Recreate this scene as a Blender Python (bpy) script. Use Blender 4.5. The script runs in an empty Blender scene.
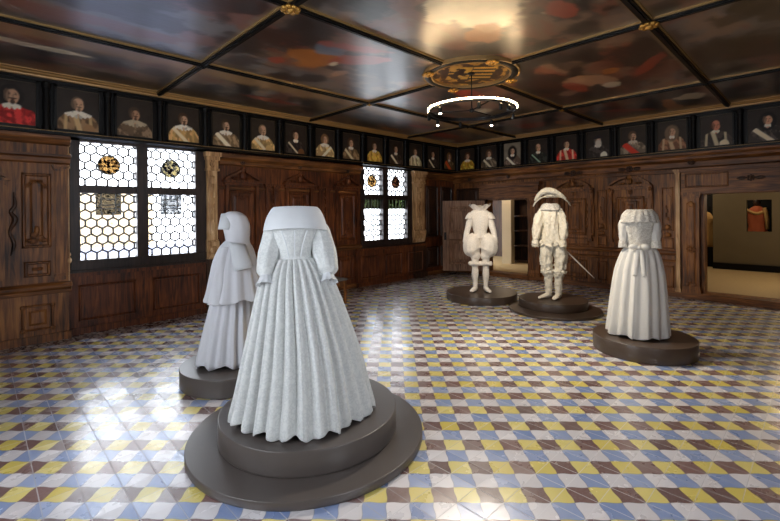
import bpy, bmesh, math, random
import numpy as np
from mathutils import Vector, Matrix
PI = math.pi
random.seed(4)
sc = bpy.context.scene
COL = sc.collection

# ------------------------------------------------------------------ helpers
def s2l(c):
    return tuple(((x / 12.92) if x <= .04045 else ((x + .055) / 1.055) ** 2.4) for x in c)

def hexc(r, g, b):
    return s2l((r / 255, g / 255, b / 255)) + (1,)

class MB:
    def __init__(s, m=None):
        s.v = []; s.f = []; s.m = m
    def P(s, p):
        s.v.append(s.m(*p) if s.m else tuple(p)); return len(s.v) - 1
    def box(s, a0, a1, b0, b1, c0, c1):
        i = [s.P(p) for p in ((a0,b0,c0),(a1,b0,c0),(a1,b1,c0),(a0,b1,c0),(a0,b0,c1),(a1,b0,c1),(a1,b1,c1),(a0,b1,c1))]
        for q in ((0,1,2,3),(4,5,6,7),(0,1,5,4),(1,2,6,5),(2,3,7,6),(3,0,4,7)):
            s.f.append([i[k] for k in q])
        return s
    def frustum(s, a0, a1, z0, z1, d0, d1, ins):
        # wall-local (a, d, z) truncated pyramid
        A = [s.P((a, d0, z)) for a, z in ((a0,z0),(a1,z0),(a1,z1),(a0,z1))]
        B = [s.P((a, d1, z)) for a, z in ((a0+ins,z0+ins),(a1-ins,z0+ins),(a1-ins,z1-ins),(a0+ins,z1-ins))]
        for k in range(4):
            s.f.append([A[k], A[(k+1)%4], B[(k+1)%4], B[k]])
        s.f.append(B); s.f.append(A[::-1]); return s
    def poly(s, pts, d0, d1):
        A = [s.P((a, d0, z)) for a, z in pts]; B = [s.P((a, d1, z)) for a, z in pts]
        n = len(pts)
        for k in range(n):
            s.f.append([A[k], A[(k+1)%n], B[(k+1)%n], B[k]])
        s.f.append(A[::-1]); s.f.append(B); return s
    def profile(s, pts, a0, a1):
        # pts are (d, z) pairs, swept along a
        A = [s.P((a0, d, z)) for d, z in pts]; B = [s.P((a1, d, z)) for d, z in pts]
        n = len(pts)
        for k in range(n):
            s.f.append([A[k], A[(k+1)%n], B[(k+1)%n], B[k]])
        s.f.append(A[::-1]); s.f.append(B); return s
    def blob(s, c, r, nu=10, nv=6):
        rows = []
        for j in range(nv + 1):
            t = PI * j / nv
            if j in (0, nv):
                rows.append([s.P((c[0], c[1], c[2] + r[2] * math.cos(t)))])
            else:
                rows.append([s.P((c[0] + r[0]*math.sin(t)*math.cos(2*PI*i/nu), c[1] + r[1]*math.sin(t)*math.sin(2*PI*i/nu), c[2] + r[2]*math.cos(t))) for i in range(nu)])
        for j in range(nv):
            A, B = rows[j], rows[j+1]
            for i in range(nu):
                k = (i+1) % nu
                if len(A) == 1: s.f.append([A[0], B[i], B[k]])
                elif len(B) == 1: s.f.append([A[i], B[0], A[k]])
                else: s.f.append([A[i], B[i], B[k], A[k]])
        return s
    def rings(s, R, cap0=True, cap1=True):
        n = len(R[0]); idx = [[s.P(p) for p in r] for r in R]
        for a, b in zip(idx, idx[1:]):
            for i in range(n):
                k = (i+1) % n
                s.f.append([a[i], a[k], b[k], b[i]])
        if cap0: s.f.append(idx[0][::-1])
        if cap1: s.f.append(idx[-1])
        return s
    def lathe(s, prof, c=(0,0), n=48, cap=True):
        return s.rings([[(c[0] + r*math.cos(2*PI*i/n), c[1] + r*math.sin(2*PI*i/n), z) for i in range(n)] for r, z in prof], cap, cap)
    def tube(s, pts, rad, n=16, sub=6, noise=None, cap=True, flat=None):
        pts = [Vector(p) for p in pts]
        P = []; R = []
        m = len(pts)
        for i in range(m - 1):
            p0 = pts[max(i-1,0)]; p1 = pts[i]; p2 = pts[i+1]; p3 = pts[min(i+2,m-1)]
            for k in range(sub):
                t = k / sub
                P.append(0.5*((2*p1) + (p2-p0)*t + (2*p0-5*p1+4*p2-p3)*t*t + (3*p1-p0-3*p2+p3)*t**3))
                tt = t*t*(3-2*t); R.append(rad[i]*(1-tt) + rad[i+1]*tt)
        P.append(pts[-1]); R.append(rad[-1])
        rr = []
        up = Vector((0,1,0)) if abs((pts[-1]-pts[0]).normalized().y) < .8 else Vector((1,0,0))
        for j, p in enumerate(P):
            T = (P[min(j+1,len(P)-1)] - P[max(j-1,0)]).normalized()
            X = T.cross(up).normalized(); Y = X.cross(T).normalized()
            row = []
            for i in range(n):
                a = 2*PI*i/n; r = R[j]
                if noise: r *= noise(j/(len(P)-1), a)
                fx, fy = flat if flat else (1, 1)
                row.append(tuple(p + X*(r*fx*math.cos(a)) + Y*(r*fy*math.sin(a))))
            rr.append(row)
        return s.rings(rr, cap, cap)
    def bar(s, p, q, w, h=None, up=(0,0,1)):
        p = Vector(p); q = Vector(q); h = h or w
        T = (q-p).normalized(); U = Vector(up)
        if abs(T.dot(U)) > .95: U = Vector((1,0,0))
        X = T.cross(U).normalized()*w/2; Y = X.cross(T).normalized()*h/2
        return s.rings([[tuple(c+X+Y), tuple(c-X+Y), tuple(c-X-Y), tuple(c+X-Y)] for c in (p, q)])
    def build(s, name, mat, parent=None, smooth=False, recalc=True, bevel=0):
        me = bpy.data.meshes.new(name); me.from_pydata(s.v, [], s.f); me.update()
        if recalc:
            bm = bmesh.new(); bm.from_mesh(me); bmesh.ops.recalc_face_normals(bm, faces=bm.faces); bm.to_mesh(me); bm.free()
        if smooth:
            me.polygons.foreach_set('use_smooth', [True]*len(me.polygons))
        me.materials.append(mat)
        o = bpy.data.objects.new(name, me); COL.objects.link(o)
        if parent: o.parent = parent
        if bevel:
            b = o.modifiers.new('Bevel', 'BEVEL'); b.width = bevel; b.segments = 2; b.limit_method = 'ANGLE'
        return o

def thing(name, label, cat, loc=(0,0,0), rz=0, group=None):
    o = bpy.data.objects.new(name, None); COL.objects.link(o); o.empty_display_size = .2
    o.location = loc; o.rotation_euler = (0,0,rz); o['label'] = label; o['category'] = cat
    if group: o['group'] = group
    return o

def struct(o):
    o['kind'] = 'structure'; return o

def rough(o, st, size):
    tx = bpy.data.textures.new('crumple', 'CLOUDS'); tx.noise_scale = size; tx.noise_depth = 3
    m = o.modifiers.new('Displace', 'DISPLACE'); m.texture = tx; m.strength = st; m.mid_level = .5; m.texture_coords = 'LOCAL'
    return o

def solid(o, t, off=0):
    m = o.modifiers.new('Solid', 'SOLIDIFY'); m.thickness = t; m.offset = off; return o

# ------------------------------------------------------------------ materials
def newmat(name):
    m = bpy.data.materials.new(name); m.use_nodes = True; nt = m.node_tree
    b = nt.nodes['Principled BSDF']; return m, nt, b

def N(nt, t, **k):
    n = nt.nodes.new(t)
    for a, v in k.items(): setattr(n, a, v)
    return n

def math_(nt, op, a, b=None, c=None):
    n = N(nt, 'ShaderNodeMath', operation=op)
    for i, x in enumerate((a, b, c)):
        if x is None: continue
        if isinstance(x, (int, float)): n.inputs[i].default_value = x
        else: nt.links.new(x, n.inputs[i])
    return n.outputs[0]

def plain(name, col, rough=.5, metal=0, spec=.5, bump=0, scale=30, coat=0):
    m, nt, b = newmat(name)
    b.inputs['Base Color'].default_value = col; b.inputs['Roughness'].default_value = rough
    b.inputs['Metallic'].default_value = metal; b.inputs['Specular IOR Level'].default_value = spec
    b.inputs['Coat Weight'].default_value = coat
    tc = N(nt, 'ShaderNodeTexCoord'); no = N(nt, 'ShaderNodeTexNoise'); no.inputs['Scale'].default_value = scale; no.inputs['Detail'].default_value = 4
    nt.links.new(tc.outputs['Object'], no.inputs['Vector'])
    mx = N(nt, 'ShaderNodeMix', data_type='RGBA'); nt.links.new(no.outputs['Fac'], mx.inputs['Factor'])
    mx.inputs['A'].default_value = tuple(x*.88 for x in col[:3])+(1,); mx.inputs['B'].default_value = tuple(min(1,x*1.1) for x in col[:3])+(1,)
    nt.links.new(mx.outputs['Result'], b.inputs['Base Color'])
    if bump:
        bp = N(nt, 'ShaderNodeBump'); bp.inputs['Strength'].default_value = bump; bp.inputs['Distance'].default_value = .01
        nt.links.new(no.outputs['Fac'], bp.inputs['Height']); nt.links.new(bp.outputs['Normal'], b.inputs['Normal'])
    return m

def wood(name, c1, c2, c3, rough=.5, vert=True, sc_=1.0, axis=2):
    m, nt, b = newmat(name)
    tc = N(nt, 'ShaderNodeTexCoord'); mp = N(nt, 'ShaderNodeMapping')
    S = [14*sc_]*3; S[axis] = 1.1*sc_
    mp.inputs['Scale'].default_value = S
    nt.links.new(tc.outputs['Object'], mp.inputs['Vector'])
    no = N(nt, 'ShaderNodeTexNoise'); no.inputs['Scale'].default_value = 1.6; no.inputs['Detail'].default_value = 6; no.inputs['Distortion'].default_value = 1.2
    nt.links.new(mp.outputs['Vector'], no.inputs['Vector'])
    n2 = N(nt, 'ShaderNodeTexNoise'); n2.inputs['Scale'].default_value = 2.3; n2.inputs['Detail'].default_value = 2
    nt.links.new(tc.outputs['Object'], n2.inputs['Vector'])
    f = math_(nt, 'ADD', math_(nt, 'MULTIPLY', no.outputs['Fac'], .7), math_(nt, 'MULTIPLY', n2.outputs['Fac'], .3))
    cr = N(nt, 'ShaderNodeValToRGB'); e = cr.color_ramp.elements
    e[0].position = .36; e[0].color = c1; e[1].position = .66; e[1].color = c3
    k = cr.color_ramp.elements.new(.5); k.color = c2
    nt.links.new(f, cr.inputs['Fac']); nt.links.new(cr.outputs['Color'], b.inputs['Base Color'])
    b.inputs['Roughness'].default_value = rough
    bp = N(nt, 'ShaderNodeBump'); bp.inputs['Strength'].default_value = .25; bp.inputs['Distance'].default_value = .004
    nt.links.new(no.outputs['Fac'], bp.inputs['Height']); nt.links.new(bp.outputs['Normal'], b.inputs['Normal'])
    return m

M = {}
M['wood'] = wood('carved_walnut', hexc(60,33,13), hexc(124,76,35), hexc(172,114,57))
M['wood_h'] = wood('carved_walnut_rail', hexc(60,33,13), hexc(118,72,34), hexc(166,108,54), axis=0)
M['wood_hy'] = wood('carved_walnut_rail_side', hexc(60,33,13), hexc(118,72,34), hexc(166,108,54), axis=1)
M['wood_red'] = wood('reddish_walnut', hexc(44,20,9), hexc(98,50,24), hexc(144,82,40))
M['wood_dk'] = wood('dark_walnut', hexc(30,17,10), hexc(60,36,22), hexc(88,56,34))
M['wood_lt'] = wood('pale_carved_oak_lit', hexc(132,92,56), hexc(200,156,106), hexc(238,206,160))  # pale carving, lightened further to carry the window light in its colour
M['door'] = wood('door_oak', hexc(96,66,46), hexc(148,108,80), hexc(182,140,108))
M['frame'] = wood('window_frame_wood', hexc(24,18,16), hexc(46,34,31), hexc(66,50,44), rough=.45)
M['black'] = plain('black_lacquer', hexc(13,12,12), .42, spec=.25, scale=8)
M['blackb'] = plain('black_frieze_board', hexc(11,10,10), .5, spec=.2, scale=8)
M['gold'] = plain('gilded_wood', hexc(176,132,62), .38, .75, bump=.3)
M['goldline'] = plain('dull_gold_fillet', hexc(150,120,74), .45, .4)
M['slip'] = plain('tarnished_slip', hexc(84,70,50), .5, .2)
M['cove'] = plain('ochre_gilt_cornice', hexc(178,138,84), .4, .25, bump=.2, scale=12)
M['plinth'] = plain('grey_brown_satin_lacquer', hexc(84,77,73), .33, scale=5)
M['plinth_dk'] = plain('dark_brown_satin_lacquer', hexc(74,60,50), .35, scale=5)
M['lead'] = plain('lead_came', hexc(150,152,154), .5, .0)
M['metal'] = plain('black_metal', hexc(20,20,20), .4, .3)
M['wallpaint'] = plain('olive_beige_plaster', hexc(112,100,76), .8, scale=3)
M['palepaint'] = plain('pale_plaster', hexc(178,160,128), .8, scale=3)
M['carpet'] = plain('beige_floor', hexc(206,180,134), .7, scale=20)
M['outstone'] = plain('sandstone_facade', hexc(186,160,118), .9, scale=2)
M['outroof'] = plain('slate_blue_roof', hexc(104,110,134), .8, scale=6)
M['greytop'] = plain('grey_seat', hexc(110,106,104), .5)

def paper(name, col, pat=0, crump=.35, cs=14, patcol=None, ps=26):
    m, nt, b = newmat(name)
    b.inputs['Roughness'].default_value = .75; b.inputs['Specular IOR Level'].default_value = .25
    tc = N(nt, 'ShaderNodeTexCoord'); no = N(nt, 'ShaderNodeTexNoise'); no.inputs['Scale'].default_value = cs; no.inputs['Detail'].default_value = 5
    nt.links.new(tc.outputs['Object'], no.inputs['Vector'])
    bp = N(nt, 'ShaderNodeBump'); bp.inputs['Strength'].default_value = crump; bp.inputs['Distance'].default_value = .02
    nt.links.new(no.outputs['Fac'], bp.inputs['Height']); nt.links.new(bp.outputs['Normal'], b.inputs['Normal'])
    mx = N(nt, 'ShaderNodeMix', data_type='RGBA'); mx.inputs['A'].default_value = col
    mx.inputs['B'].default_value = patcol or tuple(x*.9 for x in col[:3])+(1,)
    if pat:
        vo = N(nt, 'ShaderNodeTexVoronoi', feature='SMOOTH_F1'); vo.inputs['Scale'].default_value = ps
        n3 = N(nt, 'ShaderNodeTexNoise'); n3.inputs['Scale'].default_value = ps*1.7
        nt.links.new(tc.outputs['Object'], vo.inputs['Vector']); nt.links.new(tc.outputs['Object'], n3.inputs['Vector'])
        f = math_(nt, 'GREATER_THAN', math_(nt, 'ABSOLUTE', math_(nt, 'SUBTRACT', math_(nt, 'ADD', vo.outputs['Distance'], math_(nt, 'MULTIPLY', n3.outputs['Fac'], .5)), .62)), .1)
        f = math_(nt, 'MULTIPLY', math_(nt, 'SUBTRACT', 1.0, f), pat)
        nt.links.new(f, mx.inputs['Factor'])
    else:
        nt.links.new(math_(nt, 'MULTIPLY', no.outputs['Fac'], .5), mx.inputs['Factor'])
    nt.links.new(mx.outputs['Result'], b.inputs['Base Color'])
    return m
M['paperA'] = paper('printed_white_paper', hexc(202,204,202), .32, .15, 10, hexc(168,172,174), 40)
M['paperAc'] = paper('plain_white_paper', hexc(204,207,210), 0, .08, 20)
M['paperB'] = paper('cool_white_paper', hexc(212,213,218), 0, .15, 10)
M['paperC'] = paper('textured_white_paper', hexc(232,224,212), .35, .5, 30, hexc(190,182,170), 60)  # C, D and E: warmth of the lamps put into the paper colour
M['paperD'] = paper('crumpled_lamp_warm_paper', hexc(226,219,202), .35, .9, 26, hexc(196,184,158), 40)  # creamy tint stands for warm lamp light on white paper
M['paperE'] = paper('soft_white_paper', hexc(210,207,200), 0, .4, 12)
M['lace'] = paper('paper_lace', hexc(210,206,197), .45, .8, 40, hexc(160,152,140), 50)
M['paperR'] = paper('amber_paper', hexc(190,150,92), .4, .4, 20)
M['redcloth'] = paper('terracotta_cloth', hexc(176,92,58), 0, .4, 20)

def vcol_mat(name, rough=.4, bump=.2, scale=20, coat=0, stretch=None, aniso=0):
    m, nt, b = newmat(name)
    a = N(nt, 'ShaderNodeVertexColor'); a.layer_name = 'paint'
    nt.links.new(a.outputs['Color'], b.inputs['Base Color'])
    b.inputs['Roughness'].default_value = rough; b.inputs['Coat Weight'].default_value = coat; b.inputs['Coat Roughness'].default_value = .12
    tc = N(nt, 'ShaderNodeTexCoord'); no = N(nt, 'ShaderNodeTexNoise'); no.inputs['Scale'].default_value = scale; no.inputs['Detail'].default_value = 5
    mp = N(nt, 'ShaderNodeMapping'); mp.inputs['Scale'].default_value = stretch or (1,1,1)
    nt.links.new(tc.outputs['Object'], mp.inputs['Vector']); nt.links.new(mp.outputs['Vector'], no.inputs['Vector'])
    bp = N(nt, 'ShaderNodeBump'); bp.inputs['Strength'].default_value = bump; bp.inputs['Distance'].default_value = .01
    nt.links.new(no.outputs['Fac'], bp.inputs['Height']); nt.links.new(bp.outputs['Normal'], b.inputs['Normal'])
    return m
M['canvas'] = vcol_mat('oil_paint_on_canvas', .45, .1, 60)
M['ceilpaint'] = vcol_mat('varnished_ceiling_painting', .4, .3, 5, .6, (1,3.5,1))
M['ceilpaint'].node_tree.nodes['Principled BSDF'].inputs['Coat IOR'].default_value = 1.75
M['ceilpaint'].node_tree.nodes['Principled BSDF'].inputs['Coat Weight'].default_value = .9
M['ceilpaint'].node_tree.nodes['Principled BSDF'].inputs['Coat Roughness'].default_value = .3
M['canvas'].node_tree.nodes['Principled BSDF'].inputs['Specular IOR Level'].default_value = .25

def glassmat(name, tint, dark, sc_=9, lo=.35, hi=.7):
    m = bpy.data.materials.new(name); m.use_nodes = True; nt = m.node_tree; nt.nodes.remove(nt.nodes['Principled BSDF'])
    out = nt.nodes['Material Output']
    tr = N(nt, 'ShaderNodeBsdfTransparent'); gl = N(nt, 'ShaderNodeBsdfGlossy'); gl.inputs['Roughness'].default_value = .08
    tc = N(nt, 'ShaderNodeTexCoord'); no = N(nt, 'ShaderNodeTexNoise'); no.inputs['Scale'].default_value = sc_; no.inputs['Detail'].default_value = 3
    nt.links.new(tc.outputs['Object'], no.inputs['Vector'])
    cr = N(nt, 'ShaderNodeValToRGB'); e = cr.color_ramp.elements; e[0].position = lo; e[0].color = dark; e[1].position = hi; e[1].color = tint
    nt.links.new(no.outputs['Fac'], cr.inputs['Fac']); nt.links.new(cr.outputs['Color'], tr.inputs['Color'])
    mx = N(nt, 'ShaderNodeMixShader'); mx.inputs[0].default_value = .04
    nt.links.new(tr.outputs[0], mx.inputs[1]); nt.links.new(gl.outputs[0], mx.inputs[2]); nt.links.new(mx.outputs[0], out.inputs['Surface'])
    return m
M['glass'] = glassmat('old_leaded_glass', (.97,.98,1,1), (.6,.64,.68,1), 11, .25, .5)
M['stain_y'] = glassmat('amber_stained_glass', (.3,.22,.12,1), (.02,.008,.004,1), 20, .42, .58)
M['stain_b'] = glassmat('blue_gold_stained_glass', (.26,.23,.15,1), (.03,.035,.05,1), 22, .42, .58)
M['stain_r'] = glassmat('ruby_stained_glass', (.14,.08,.05,1), (.02,.008,.01,1), 30, .4, .6)
M['stain_g'] = glassmat('green_stained_glass', (.09,.11,.06,1), (.008,.012,.008,1), 22, .38, .6)
M['herald'] = glassmat('pale_heraldic_glass', (.3,.3,.3,1), (.09,.1,.11,1), 30, .35, .6)

def emat(name, col, s):
    m = bpy.data.materials.new(name); m.use_nodes = True; nt = m.node_tree; nt.nodes.remove(nt.nodes['Principled BSDF'])
    e = N(nt, 'ShaderNodeEmission'); e.inputs['Color'].default_value = col; e.inputs['Strength'].default_value = s
    nt.links.new(e.outputs[0], nt.nodes['Material Output'].inputs['Surface']); return m
M['led'] = emat('led_strip', (1,.7,.38,1), 70)
M['bulb'] = emat('spot_bulb', (1,.85,.6,1), 30)

# tiled floor
def floor_mat():
    m, nt, b = newmat('glazed_checker_tiles')
    T = .1885
    tc = N(nt, 'ShaderNodeTexCoord'); sp = N(nt, 'ShaderNodeSeparateXYZ'); nt.links.new(tc.outputs['Object'], sp.inputs[0])
    X, Y = sp.outputs[0], sp.outputs[1]
    c1, c2 = 3.417, -.471
    p = math_(nt, 'DIVIDE', math_(nt, 'SUBTRACT', math_(nt, 'ADD', X, Y), c1), T)
    q = math_(nt, 'DIVIDE', math_(nt, 'SUBTRACT', math_(nt, 'SUBTRACT', Y, X), c2), T)
    # slightly wavy edges of each checker
    p2 = math_(nt, 'ADD', p, math_(nt, 'MULTIPLY', math_(nt, 'SINE', math_(nt, 'MULTIPLY', q, 2*PI)), .028))
    q2 = math_(nt, 'ADD', q, math_(nt, 'MULTIPLY', math_(nt, 'SINE', math_(nt, 'MULTIPLY', p, 2*PI)), .028))
    def odd(x): return math_(nt, 'FLOORED_MODULO', math_(nt, 'FLOOR', x), 2.0)
    op, oq = odd(p2), odd(q2)
    # per-square tone
    wn = N(nt, 'ShaderNodeTexWhiteNoise', noise_dimensions='2D'); cb = N(nt, 'ShaderNodeCombineXYZ')
    nt.links.new(math_(nt, 'FLOOR', p2), cb.inputs[0]); nt.links.new(math_(nt, 'FLOOR', q2), cb.inputs[1]); nt.links.new(cb.outputs[0], wn.inputs['Vector'])
    no = N(nt, 'ShaderNodeTexNoise'); no.inputs['Scale'].default_value = 60; no.inputs['Detail'].default_value = 3; nt.links.new(tc.outputs['Object'], no.inputs['Vector'])
    def mix(f, a, c):
        x = N(nt, 'ShaderNodeMix', data_type='RGBA')
        for s_, v in (('A', a), ('B', c)):
            if isinstance(v, tuple): x.inputs[s_].default_value = v
            else: nt.links.new(v, x.inputs[s_])
        if isinstance(f, float): x.inputs['Factor'].default_value = f
        else: nt.links.new(f, x.inputs['Factor'])
        return x.outputs['Result']
    brown = mix(wn.outputs['Value'], hexc(92,56,50), hexc(122,82,74)); blue = mix(wn.outputs['Value'], hexc(112,140,192), hexc(148,168,208))
    yel = mix(wn.outputs['Value'], hexc(222,200,72), hexc(236,220,124)); whi = mix(wn.outputs['Value'], hexc(218,214,216), hexc(232,228,230))
    rowA = mix(oq, brown, yel); rowB = mix(oq, whi, blue)
    col = mix(op, rowA, rowB)
    col = mix(math_(nt, 'MULTIPLY', no.outputs['Fac'], .22), col, hexc(200,196,200))
    # darker hairline round each checker
    def edge(x, w):
        fr = math_(nt, 'FRACT', x); a = math_(nt, 'MINIMUM', fr, math_(nt, 'SUBTRACT', 1.0, fr)); return math_(nt, 'LESS_THAN', a, w)
    e = math_(nt, 'MAXIMUM', edge(p2, .02), edge(q2, .02))
    col = mix(math_(nt, 'MULTIPLY', e, .35), col, hexc(90,80,90))
    # grout of the square tiles
    gx = math_(nt, 'DIVIDE', math_(nt, 'SUBTRACT', X, .2475), T); gy = math_(nt, 'DIVIDE', math_(nt, 'SUBTRACT', Y, 2.981), T)
    g = math_(nt, 'MAXIMUM', edge(gx, .016), edge(gy, .012))
    col = mix(math_(nt, 'MULTIPLY', g, .55), col, hexc(176,174,176))
    # ornamental border strip along the window wall
    vo = N(nt, 'ShaderNodeTexVoronoi', feature='DISTANCE_TO_EDGE'); vo.inputs['Scale'].default_value = 13; nt.links.new(tc.outputs['Object'], vo.inputs['Vector'])
    bd = mix(math_(nt, 'LESS_THAN', vo.outputs['Distance'], .13), hexc(206,198,192), hexc(74,56,58))
    isb = math_(nt, 'MAXIMUM', math_(nt, 'GREATER_THAN', Y, 6.86), math_(nt, 'GREATER_THAN', X, 9.33))
    col = mix(isb, col, bd)
    nt.links.new(col, b.inputs['Base Color'])
    # gloss, varying from tile to tile
    w2 = N(nt, 'ShaderNodeTexWhiteNoise', noise_dimensions='2D'); cb2 = N(nt, 'ShaderNodeCombineXYZ')
    nt.links.new(math_(nt, 'FLOOR', gx), cb2.inputs[0]); nt.links.new(math_(nt, 'FLOOR', gy), cb2.inputs[1]); nt.links.new(cb2.outputs[0], w2.inputs['Vector'])
    n2 = N(nt, 'ShaderNodeTexNoise'); n2.inputs['Scale'].default_value = 9; n2.inputs['Detail'].default_value = 4; nt.links.new(tc.outputs['Object'], n2.inputs['Vector'])
    r = math_(nt, 'ADD', .13, math_(nt, 'ADD', math_(nt, 'MULTIPLY', w2.outputs['Value'], .08), math_(nt, 'MULTIPLY', n2.outputs['Fac'], .2)))
    r = math_(nt, 'ADD', r, math_(nt, 'MULTIPLY', g, .4))
    nt.links.new(r, b.inputs['Roughness']); b.inputs['IOR'].default_value = 1.85; b.inputs['Specular IOR Level'].default_value = 1.0
    h = math_(nt, 'SUBTRACT', math_(nt, 'MULTIPLY', n2.outputs['Fac'], .5), math_(nt, 'MULTIPLY', g, .6))
    bp = N(nt, 'ShaderNodeBump'); bp.inputs['Strength'].default_value = .25; bp.inputs['Distance'].default_value = .006
    nt.links.new(h, bp.inputs['Height'])
    # each tile laid with its own very slight tilt
    geo = N(nt, 'ShaderNodeNewGeometry')
    va = N(nt, 'ShaderNodeVectorMath', operation='SUBTRACT'); nt.links.new(w2.outputs['Color'], va.inputs[0]); va.inputs[1].default_value = (.5,.5,.5)
    vm = N(nt, 'ShaderNodeVectorMath', operation='MULTIPLY'); nt.links.new(va.outputs[0], vm.inputs[0]); vm.inputs[1].default_value = (.035,.035,0)
    vn = N(nt, 'ShaderNodeVectorMath', operation='ADD'); nt.links.new(bp.outputs['Normal'], vn.inputs[0]); nt.links.new(vm.outputs[0], vn.inputs[1])
    vz = N(nt, 'ShaderNodeVectorMath', operation='NORMALIZE'); nt.links.new(vn.outputs[0], vz.inputs[0])
    nt.links.new(vz.outputs[0], b.inputs['Normal'])
    return m
M['floor'] = floor_mat()

# ------------------------------------------------------------------ room shell
XL, XR, YN, YW, ZC = -1.0, 9.6, -1.3, 7.4, 3.52
def lw(a, d, z): return (a, 7.3 - d, z)       # window wall: a along X, d out into the room
def rw(a, d, z): return (9.6 - d, a, z)       # doorway wall: a along Y
def nearw(a, d, z): return (a, YN + d, z)
def rearw(a, d, z): return (XL + d, a, z)

struct(MB().box(XL-.3, 9.8, YN-.3, 7.9, -.2, 0).build('floor', M['floor']))
ceil = struct(MB().box(XL-.3, 9.9, YN-.3, 7.9, ZC, ZC+.2).build('ceiling', M['wood_dk']))

Lw = MB()   # backing of the window wall with two niches
for a0, a1, z0, z1 in ((XL-.3,.93,0,ZC),(.93,2.78,0,.84),(.93,2.78,2.73,ZC),(2.78,6.18,0,ZC),(6.18,7.88,0,.84),(6.18,7.88,2.73,ZC),(7.88,9.9,0,ZC)):
    Lw.box(a0, a1, 7.3, 7.48, z0, z1)
wall_left = struct(Lw.build('wall_left', M['wood_red']))
Rw = MB()
for a0, a1, z0, z1 in ((6.2,7.9,0,ZC),(5.03,6.2,0,.1),(5.03,6.2,1.95,ZC),(1.57,5.03,0,ZC),(-.6,1.57,0,.12),(-.6,1.57,1.95,ZC),(YN-.3,-.6,0,ZC)):
    Rw.box(9.6, 9.85, a0, a1, z0, z1)
wall_right = struct(Rw.build('wall_right', M['wood']))
Nw = MB()   # near wall, its window opening added to let in fill light
NW = ((.6,2.4),(3.6,5.4))
for a0, a1, z0, z1 in ((XL-.3,.6,0,ZC),(.6,2.4,0,.84),(.6,2.4,2.7,ZC),(2.4,9.9,0,ZC)):
    Nw.box(a0, a1, YN-.3, YN, z0, z1)
wall_near = struct(Nw.build('wall_front', M['wood_red']))
Ew = MB()  # rear wall, its opening added for fill light
for a0, a1, z0, z1 in ((YN,1.6,0,ZC),(1.6,3.8,0,.84),(1.6,3.8,2.7,ZC),(3.8,7.6,0,ZC)):
    Ew.box(XL-.3, XL, a0, a1, z0, z1)
wall_rear = struct(Ew.build('wall_back', M['wood_red']))

# --- carving vocabulary (wall-local coordinates)
def panel(m, a0, a1, z0, z1, d, w=.045, field=True):
    m.frustum(a0, a1, z0, z1, d, d+.002, 0)
    for (p, q, r, t) in ((a0,a1,z0,z0+w),(a0,a1,z1-w,z1),(a0,a0+w,z0,z1),(a1-w,a1,z0,z1)):
        m.frustum(p, q, r, t, d, d+.03, w*.36)
    if field and a1-a0 > .2 and z1-z0 > .18:
        i = w+.035
        m.frustum(a0+i, a1-i, z0+i, z1-i, d, d+.02, .03)
def pilaster(m, a0, a1, z0, z1, d, dep=.07, cap=.1, base=.08):
    m.box(a0, a1, d, d+dep, z0, z1)
    for k in range(3):
        e = .012*(3-k)
        m.box(a0-e, a1+e, d, d+dep+e, z1-cap*(k+1)/3*.8 , z1-cap*k/3*.8)
    m.box(a0-.02, a1+.02, d, d+dep+.02, z0, z0+base*.5)
    m.box(a0-.01, a1+.01, d, d+dep+.012, z0+base*.5, z0+base)
    w = a1-a0
    if w > .1:
        m.frustum(a0+w*.2, a1-w*.2, z0+base+.05, z1-cap-.05, d+dep, d+dep+.015, w*.12)
def rosette(m, a, z, d, r):
    m.blob((a, d, z), (r*.45, r*.4, r*.45))
    for k in range(8):
        t = 2*PI*k/8
        m.blob((a+r*.7*math.cos(t), d, z+r*.7*math.sin(t)), (r*.32, r*.22, r*.32), 8, 4)
def swag(m, a, z0, z1, d, w):
    n = max(3, int((z1-z0)/.07))
    for k in range(n):
        t = (k+.5)/n; zz = z0+(z1-z0)*t; ww = w*(.5+.5*abs(math.sin(3.3*t*PI)))
        m.blob((a+(ww*.35 if k%2 else -ww*.35), d, zz), (ww*.5, .022, .04), 8, 4)
def pediment(m, a, z, w, h, d, dep=.09, arch=False):
    m.box(a-w/2-.03, a+w/2+.03, d, d+dep+.02, z-.035, z)
    m.box(a-w/2, a+w/2, d, d+dep*.7, z-.08, z-.035)
    n = 8
    for sgn in (-1, 1):
        pts = []
        for k in range(n+1):
            t = k/n; x = w/2*(1-t*.86)
            y = h*(math.sin(t*PI/2) if arch else t)
            pts.append((a+sgn*x, z+y*.85))
        up = [(p[0], p[1]+.04) for p in pts]
        m.poly(pts+up[::-1], d, d+dep)
    m.blob((a, d+dep*.7, z+h*.5), (.06, .05, h*.42))
    m.blob((a, d+dep*.6, z+h*1.05), (.045, .045, .05))
    for sgn in (-1, 1):
        m.blob((a+sgn*w*.2, d+.03, z+h*.25), (w*.1, .03, h*.16), 8, 4)
def console(m, a, z0, z1, d, w):
    # scrolled bracket with a volute at top and bottom
    H = z1-z0
    pts = [(d, z0), (d+.05, z0), (d+.07, z0+H*.12), (d+.045, z0+H*.3), (d+.05, z0+H*.6), (d+.1, z0+H*.8), (d+.12, z1-.05), (d+.12, z1), (d, z1)]
    m.profile(pts, a-w/2, a+w/2)
    m.blob((a, d+.1, z1-.07), (w*.6, .05, .05), 8, 5); m.blob((a, d+.05, z0+.05), (w*.55, .04, .045), 8, 5)

CW = wall_left
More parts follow.
